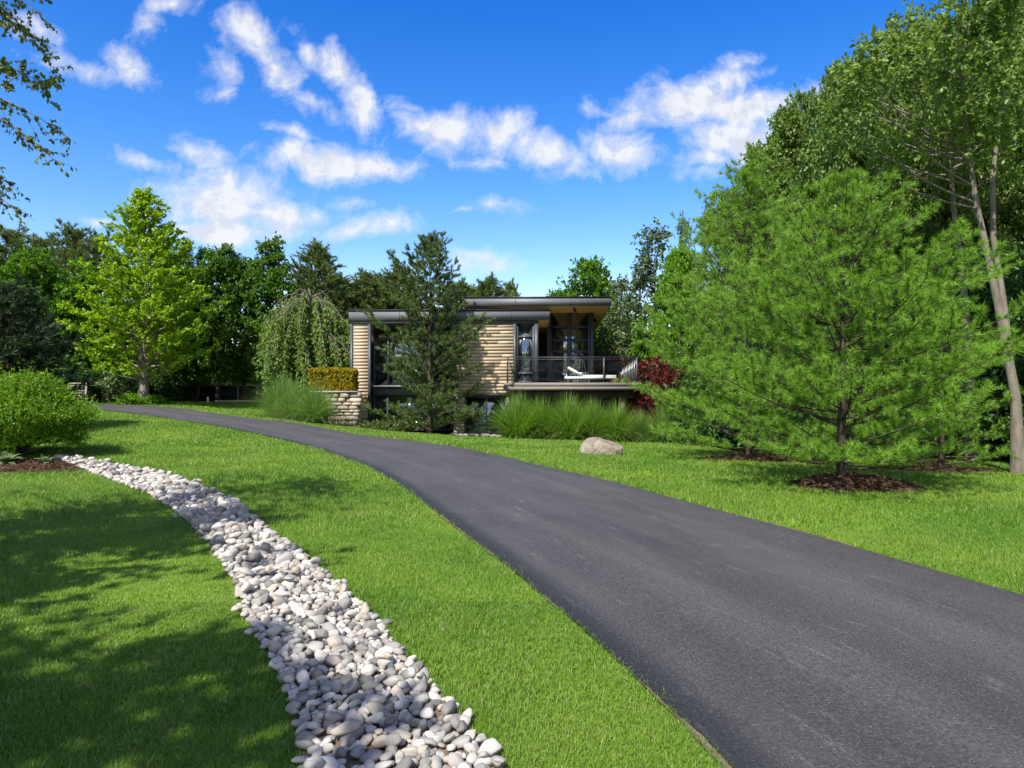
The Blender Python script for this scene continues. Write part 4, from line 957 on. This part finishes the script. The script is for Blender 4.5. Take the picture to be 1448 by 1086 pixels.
# patio door below
window('patio_door', hx(657), hx(717.5), hz(612.5), hz(560), .02, [hx(688)], [], .085, 'frame')
Acc().box(hx(656), hx(719), -.04, .12, hz(560)+.003, hz(557)-.003).build('header', M['frame'], house)
Acc().box(hx(640), hx(708), -.75, .01, hz(619), hz(613.5)).build('doorstep', M['slab'], house)
clap(hx(717.6), hx(720.5), -.01, hz(613), hz(541)).build('siding_panel', M['siding'], house)
clap(hx(717.6)-.05, hx(719), 0, hz(557), hz(541)).build('siding_panel', M['siding'], house)
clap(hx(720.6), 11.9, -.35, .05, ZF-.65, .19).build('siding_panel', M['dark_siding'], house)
# deck
dk_ = thing_part('deck', house); dx0, dx1, dy0 = 6.7, 12.27, -1.25
a = Acc(); nb_ = 38
for i in range(nb_):
    ya = dy0 + .03 + i*.145
    if ya < -.12: a.box(dx0, dx1-.01, ya, ya+.138, ZF-.035, ZF)
    elif ya < gyv-.1: a.box(hx(762), dx1-.01, ya, ya+.138, ZF-.035, ZF)
    else: a.box(gx1+.2, dx1-.01, ya, ya+.138, ZF-.035, ZF)
a.build('floor_boards', M['decking'], dk_)
yd = 28.25; KD = yd/F
a = Acc(); a.box(dx0-.03, dx1+.02, dy0-.03, dy0+.026, ZF-.15, ZF+.012); a.box(dx0-.05, dx1+.04, dy0-.05, dy0+.02, ZF-.30, ZF-.155)
a.box(dx1+.004-.03, dx1+.02, dy0+.03, 4.2, ZF-.3, ZF-.04); a.box(dx0-.03, dx0-.003, dy0+.03, -.1, ZF-.3, ZF-.04)
a.build('edge_board', M['decking'], dk_)
a = Acc(); a.box(dx0+.35, dx1-.25, dy0+.3, dy0+.5, ZF-.66, ZF-.31)
for i in range(11): a.box(dx0+.3+i*.52, dx0+.36+i*.52, dy0+.05, -.36, ZF-.28, ZF-.04)
a.build('beam', M['bark_dark'], dk_)
for xp in (dx0+.55, dx0+2.8, dx1-.75): Acc().box(xp, xp+.14, dy0+.32, dy0+.46, .0, ZF-.662).build('support_post', M['dark_siding'], dk_)
rl = thing_part('railing', house); ZR = ZF+1.07
for xp in (dx0+.12, 10.78, dx1-.14):
    a = Acc(); a.box(xp-.03, xp+.03, dy0+.05, dy0+.11, ZF+.001, ZR-.03); a.box(xp-.06, xp+.06, dy0+.02, dy0+.14, ZF+.013, ZF+.03); a.build('post', M['frame'], rl)
a = Acc(); a.box(dx0+.08, dx1-.1, dy0+.055, dy0+.105, ZR-.028, ZR); a.box(dx0+.08, dx1-.1, dy0+.065, dy0+.095, ZR-.11, ZR-.09)
a.build('top_rail', M['frame'], rl)
Acc().box(dx0+.16, 10.74, dy0+.075, dy0+.085, ZF+.06, ZR-.115).build('pane', M['rail_glass'], rl)
Acc().box(10.82, dx1-.18, dy0+.075, dy0+.085, ZF+.06, ZR-.115).build('pane', M['rail_glass'], rl)
for i in range(5): Acc().box(dx0+.10, dx0+.13, dy0+.25+i*.17, dy0+.28+i*.17, ZF+.001, ZR-.06).build('baluster', M['steel'], rl)
Acc().box(dx0+.09, dx0+.14, dy0+.11, -.12, ZR-.058, ZR-.02).build('side_rail', M['steel'], rl)
# rail of the steps going down behind the deck's right side
for i in range(13):
    f = i/12; yb = dy0+.3+f*3.6; zt_ = ZR-.04 - .52*f; Acc().box(dx1-.155-.25*f, dx1-.125-.25*f, yb, yb+.03, ZF+.001, zt_).build('baluster', M['steel'], rl)
Acc().tube([(dx1-.14, dy0+.12, ZR), (dx1-.39, dy0+3.95, ZR-.52)], .026, 8).build('stair_rail', M['black'], rl)
house_m = Matrix.LocRotScale(house.location, house.rotation_euler, None)
def on_deck(lx, ly, lz=0.0): return house_m @ Vector((lx, ly, ZF+lz))
# lounger on the deck
lg = thing('sun_lounger', on_deck(9.3, -.75, .001), 'white sun lounger with raised back on the deck', 'lounger', rz=R(-1.5))
a = Acc(); a.box(-.1, 2.0, -.3, .3, .2, .24); a.box(-.1, 2.0, -.32, -.29, .16, .26); a.box(-.1, 2.0, .29, .32, .16, .26); a.build('frame', M['white'], lg)
for lx, ly in ((0, -.28), (0, .24), (1.8, -.28), (1.8, .24)): Acc().box(lx, lx+.05, ly, ly+.05, 0, .198).build('leg', M['steel'], lg)
a = Acc(); a.add([(.62, -.28, .245), (2.0, -.28, .245), (2.0, .28, .245), (.62, .28, .245), (.62, -.28, .33), (2.0, -.28, .32), (2.0, .28, .32), (.62, .28, .33)], [(0,3,2,1),(4,5,6,7),(0,1,5,4),(1,2,6,5),(2,3,7,6),(3,0,4,7)])
a.build('seat_cushion', M['white'], lg)
a = Acc(); a.add([(.6, -.28, .25), (.66, -.28, .33), (.66, .28, .33), (.6, .28, .25), (.0, -.28, .60), (.05, -.28, .68), (.05, .28, .68), (.0, .28, .60)], [(0,3,2,1),(4,5,6,7),(0,1,5,4),(1,2,6,5),(2,3,7,6),(3,0,4,7)])
a.build('backrest', M['white'], lg)
Acc().tube([(.1, .0, .25), (.2, 0, .52)], .015, 6).build('backrest_prop', M['steel'], lg)
ch = thing('garden_chair', on_deck(10.0, .55, .001), 'light curved armchair behind the lounger on the deck', 'chair', rz=R(10))
a = Acc(); a.box(-.25, .25, -.25, .25, .40, .45); a.build('seat', M['steel'], ch)
a = Acc(); a.tube(bez(np.array([-.26, .25, .42]), np.array([-.2, .34, 1.2]), np.array([0, .34, .98])), .014, 6); a.tube(bez(np.array([.26, .25, .42]), np.array([.2, .34, 1.2]), np.array([0, .34, .98])), .014, 6)
for q in (-.12, 0, .12): a.tube([(q, .26, .45), (q, .33, .98-abs(q)*.3)], .009, 5)
a.build('backrest', M['frame'], ch)
for sx in (-1, 1):
    for sy in (-1, 1): Acc().tube([(sx*.22, sy*.22, .4), (sx*.26, sy*.25, 0)], .016, 6).build('leg', M['steel'], ch)

# ------------------------------------------------------------------ stone retaining wall, hedge, fence, boulder and small things
rng = np.random.default_rng(131)
def icos(sub):
    bm_ = __import__('bmesh'); b = bm_.new(); bm_.ops.create_icosphere(b, subdivisions=sub, radius=1.0)
    V = np.array([v.co[:] for v in b.verts]); Fc = np.array([[v.index for v in f.verts] for f in b.faces]); b.free(); return V, Fc
I2, I3, I4 = icos(2), icos(3), icos(5)
def rocky(V, seed, amp=.18, fr=1.6, facets=0):
    r = np.random.default_rng(seed); d = np.zeros(len(V))
    for o in range(4):
        k = r.normal(0, fr*1.7**o, (5, 3)); ph_ = r.random(5)*6.28
        d += (amp/1.9**o)*np.sin(V @ k.T + ph_).mean(1)*1.5
    out = V*(1+d)[:, None]
    for _ in range(facets):
        n = norm(r.normal(size=3)); h = r.uniform(.62, .9); s = out @ n; out = out - np.clip(s-h, 0, None)[:, None]*n*.85
    return out
wx, wy, wz = at(478, 27.6)
wall = thing('retaining_wall', (wx, wy, wz-.1), 'stone retaining wall with flat cap left of the house', 'wall')
a = Acc(); zc_ = 0; wtop = EYE + (CY-555)*27.6/F - (wz-.1); row = 0; xl0, xl1 = (456-478)*27.6/F, (503-478)*27.6/F
while zc_ < wtop-.05:
    hgt = min(rng.uniform(.12, .22), wtop-zc_); xx = xl0 + rng.uniform(0, .1)
    while xx < xl1:
        wd = rng.uniform(.22, .5); V = rocky(I2[0], int(rng.integers(1e6)), .1, 1.2, 3)
        V = np.sign(V)*np.abs(V)**.55; V = V*np.array([wd*.53, .2, hgt*.54]) + np.array([min(xx+wd/2, xl1), rng.normal(.15, .02), zc_+hgt/2]); a.add(V, I2[1]); xx += wd
    zc_ += hgt
for k in range(10):
    V = np.sign(I2[0])*np.abs(I2[0])**.5; a.add(V*np.array([.16, .5, wtop/20*1.05]) + np.array([xl1-.12, .6, wtop*(k+.5)/10]), I2[1])
a.build('stone_face', M['wallstone'], wall, True)
Acc().box(xl0-.5, xl1+.05, -.1, 1.3, wtop, wtop+.06).build('cap_slab', M['concrete'], wall)
Acc().box(xl0-.5, xl1-.04, .34, 1.2, 0, wtop-.002).build('core', M['wallstone'], wall)
hd_ = plant('golden_hedge', shrub(132, .87, .42, .86, 1900, 9, .065, .05, .5, box=True, shoot=.08), (472-CX)*28.2/F, 28.2, ('bark_dark', 'hedge'), 'clipped yellow hedge on top of the stone wall', 'hedge', parts=PS)
hd_.location.z = wz-.1+wtop+.06
# fence behind the maples
fx0, fy0 = (226-CX)*38.5/F, 38.5; fx1 = (392-CX)*38.5/F
fz = gz((fx0+fx1)/2, 38.5); fence = thing('screen_fence', (fx0, fy0, fz), 'dark mesh screen fence with pale top rail behind the maples', 'fence'); ftop = EYE+(CY-545)*38.5/F-fz
Acc().box(0, fx1-fx0, 0, .03, -.05, ftop-.04).build('screen', M['screen'], fence)
Acc().box(-.02, fx1-fx0+.02, -.04, .06, ftop-.038, ftop+.03).build('top_rail', M['tan_wood'], fence)
for k in range(7):
    xq = (fx1-fx0)*k/6; Acc().box(xq-.035, xq+.035, -.06, -.002, -.05, ftop-.04).build('post', M['tan_wood'], fence)
xq, yq, zq = at(345, 36.5); o = Acc().tube([(-1.55, 0, .09), (0, .02, .1), (1.55, .05, .12)], .07, 8).build('fallen_log', M['tan_wood']); o.location = (xq, yq, zq); tag(o, 'long pale timber log lying before the screen fence', 'log')
xq, yq, zq = at(294, 35.5); o = Acc().box(-.035, .035, -.035, .035, -.05, .26).tube([(0, 0, .26), (0, 0, .32)], [.05, .01], 4).build('marker_stake', M['white']); o.location = (xq, yq, zq); tag(o, 'small pale stake standing left of the log', 'stake')
xq, yq, zq = at(109, 28.8); tr = thing('timber_trellis', (xq, yq, zq), 'weathered timber trellis panel behind the yew shrub', 'trellis')
a = Acc(); a.box(-.4, -.34, 0, .06, 0, .98); a.box(.34, .4, 0, .06, 0, .98); a.box(-.34, .34, .002, .058, .92, .98); a.build('frame', M['tan_wood'], tr)
a = Acc()
for k in range(7): a.box(-.338, .338, .015, .04, .18+k*.105, .25+k*.105)
a.build('slats', M['tan_wood'], tr)
# boulder
bx_, by_, bz_ = at(851, 17.9)
V = rocky(I4[0], 12, .16, 1.2, 12); V[:, 2] = np.where(V[:, 2] < 0, V[:, 2]*.35, V[:, 2])
V = V*np.array([.62, .5, .50]); V[:, 2] += .04*np.sin(V[:, 0]*7)
o = obj('boulder', mesh('boulder', V, I4[1], M['boulder'], False)); o.location = (bx_, by_, bz_+.03); o.rotation_euler = (0, 0, .4+math.pi); tag(o, 'single pale tan boulder on the lawn before the grasses', 'boulder')
# pale stones along the doorstep
for k in range(9):
    V = rocky(I3[0], 300+k, .15, 1.4, 3)*np.array([rng.uniform(.14, .24), rng.uniform(.12, .2), rng.uniform(.07, .11)])
    xq, yq, zq = at(642+k*8 + rng.uniform(-1, 1), 27.9 + rng.uniform(-.15, .15)); o = obj('edging_stone', mesh('edging_stone', V, I3[1], M['pebble'], True)); o.location = (xq, yq, zq+.05)
    tag(o, 'pale edging stone in the row below the glass door step', 'stone', 'edging stones below the door step')

# ------------------------------------------------------------------ dry stone bed: packed river stones
rng = np.random.default_rng(141)
bbx = (BED[:, 0].min(), BED[:, 0].max(), BED[:, 1].min(), BED[:, 1].max())
def pack(n_try, rlo, rhi, pts, cell=.16):
    grid = {}
    for (px_, py_, pr) in pts: grid.setdefault((int(px_//cell), int(py_//cell)), []).append((px_, py_, pr))
    xs = rng.uniform(bbx[0]-.05, bbx[1]+.05, n_try); ys = rng.uniform(bbx[2], bbx[3], n_try); ok = inside(BED, xs, ys)
    for X_, Y_ in zip(xs[ok], ys[ok]):
        r = rng.uniform(rlo, rhi)*(1.0 if Y_ < 6 else 1.15 + .02*Y_); cx_, cy_ = int(X_//cell), int(Y_//cell); good = True
        for i in (-1, 0, 1):
            for j in (-1, 0, 1):
                for (qx, qy, qr) in grid.get((cx_+i, cy_+j), ()):
                    if (qx-X_)**2 + (qy-Y_)**2 < (.80*(r+qr))**2: good = False; break
                if not good: break
            if not good: break
        if good: grid.setdefault((cx_, cy_), []).append((X_, Y_, r)); pts.append((X_, Y_, r))
    return pts
pts = pack(6000, .043, .056, []); pts = pack(120000, .029, .041, pts); pts = pack(160000, .021, .030, pts); pts = pack(160000, .013, .02, pts)
pts = np.array(pts); ST = []
for (X_, Y_, r) in pts: ST.append((X_, Y_, r, .62*r if r > .022 else r*1.2))
top2 = rng.permutation(len(pts))[:int(len(pts)*.22)]
for i in top2:
    X_, Y_, r = pts[i]
    if r > .022: ST.append((X_+rng.normal(0, .02), Y_+rng.normal(0, .02), r*.85, r*1.3))
# a few that rolled out on the lawn
for p in ((340, 862), (352, 898), (333, 866), (248, 733), (487, 826), (545, 886), (300, 776)):
    q = onground(*p); ST.append((q[0], q[1], rng.uniform(.03, .045), .02))
ST = np.array(ST); zb = ground(ST[:, 0], ST[:, 1])
key = ST[:, 2]/np.hypot(ST[:, 0], ST[:, 1]); key[ST[:, 1] < 2.75] = 0; order = np.argsort(-key)
protos = []
for k in range(14):
    V = rocky(I3[0], 500+k, .30, 1.3, 3 + (k % 4)*3); protos.append(mesh('river_stone', V, I3[1], M['pebble'], True))
def stone_tf(i):
    X_, Y_, r, h = ST[i]; rg = np.random.default_rng(1000+i)
    s = r*np.array([rg.uniform(.95, 1.5), rg.uniform(.75, 1.05), rg.uniform(.5, .9)])
    return Matrix.LocRotScale(Vector((X_, Y_, zb[i]+h)), __import__('mathutils').Euler((rg.normal(0, .35), rg.normal(0, .35), rg.random()*6.28)), Vector(s)), rg
N_IND = 296
for i in order[:N_IND]:
    m_, rg = stone_tf(i); o = obj('river_stone', protos[int(rg.integers(len(protos)))]); o.matrix_world = m_
    tag(o, 'rounded grey white stone in the near end of the stone bed', 'stone', 'river stones of the dry stone bed')
a = Acc(); pv = [rocky(I2[0], 600+k, .30, 1.3, 3 + (k % 4)*3) for k in range(14)]
for i in order[N_IND:]:
    m_, rg = stone_tf(i); mm = np.array(m_); V = pv[int(rg.integers(14))] @ mm[:3, :3].T + mm[:3, 3]; a.add(V, I2[1])
o = a.build('river_stones', M['pebble'], None, True); tag(o, 'mass of smaller river stones filling the dry stone bed', 'stones', kind='stuff')

# ------------------------------------------------------------------ lawn grass
rng = np.random.default_rng(151)
BLK = [np.asarray(DRIVE), np.asarray(BED)]
HOLES = [(5.39, 10.8, .95, .78), (at(1072, 16.6)[0]+.5, 16.4, 1.85, .85), (at(1330, 14.2)[0]-.3, 13.9, 1.4, .5), (at(-10, 12.9)[0], 12.9, 2.2, .9), (at(430, 27.2)[0], 27.2, 1.8, .9), (at(835, 27.2)[0], 27.2, 4.1, .9)]
def scatter(y0, y1, dens):
    w1 = .8*y1 + 1.6; n = int(2*w1*(y1-y0)*dens); X = rng.uniform(-w1, w1, n); Y = rng.uniform(y0, y1, n)
    k = np.abs(X) < .8*Y + 1.6; X, Y = X[k], Y[k]
    jx, jy = rng.normal(0, .022, len(X)), rng.normal(0, .022, len(X))
    k = ~inside(BLK[0], X+jx, Y+jy) & ~inside(BLK[1], X+jx, Y+jy)
    for hx_, hy_, a_, b_ in HOLES: k &= ((X-hx_)/a_)**2 + ((Y-hy_)/b_)**2 > 1
    lx = (X-HX); k &= ~((lx > -.2) & (lx < 12) & (Y > 29.3 - .03*lx) & (Y < 40)) & ~((Y > 28.7) & (lx > 4.3) & (lx < 6.6) & (Y < 29.6))
    return X[k], Y[k]
gv, gf, nv = [], [], 0
for y0, y1, dens, hgt, wd in ((1.6, 3.4, 24000, .028, .0031), (3.4, 5.0, 15000, .030, .004), (5, 7.5, 6500, .037, .0058), (7.5, 11, 2900, .05, .0085), (11, 16, 1500, .055, .013), (16, 24, 650, .06, .02), (24, 36, 260, .065, .032)):
    X, Y = scatter(y0, y1, dens); n = len(X); Z = ground(X, Y)
    az = rng.random(n)*2*np.pi; hd = np.stack([np.cos(az), np.sin(az), 0*az], -1); sd_ = np.stack([-np.sin(az), np.cos(az), 0*az], -1)
    patch = 1 + .25*np.sin(X*1.7+.6*np.sin(Y*1.3)) * np.sin(Y*1.1+X*.4)
    h_ = hgt*rng.uniform(.55, 1.25, n)*patch; ln = h_*rng.uniform(.2, 1.5, n); w_ = wd*rng.uniform(.7, 1.2, n)
    B = np.stack([X, Y, Z-.004], -1); Mid = B + hd*(ln*.3)[:, None] + np.array([0, 0, 1.])*(h_*.6)[:, None]; T = B + hd*ln[:, None] + np.array([0, 0, 1.])*h_[:, None]
    S = sd_*(w_*.5)[:, None]
    if y0 < 5.0:
        V = np.stack([B-S, B+S, Mid+S*.8, Mid-S*.8, T], 1).reshape(-1, 3); b = np.arange(n)[:, None]*5; Fc = np.concatenate([b+[0, 1, 2], b+[0, 2, 3], b+[3, 2, 4]])
    else:
        V = np.stack([B-S, B+S, T], 1).reshape(-1, 3); Fc = np.arange(n*3).reshape(-1, 3)
    gv.append(V); gf.append(Fc+nv); nv += len(V)
o = obj('lawn_grass', mesh('lawn_grass', np.concatenate(gv), np.concatenate(gf), M['blades'])); tag(o, 'short mown green grass covering the lawn', 'grass', kind='stuff')
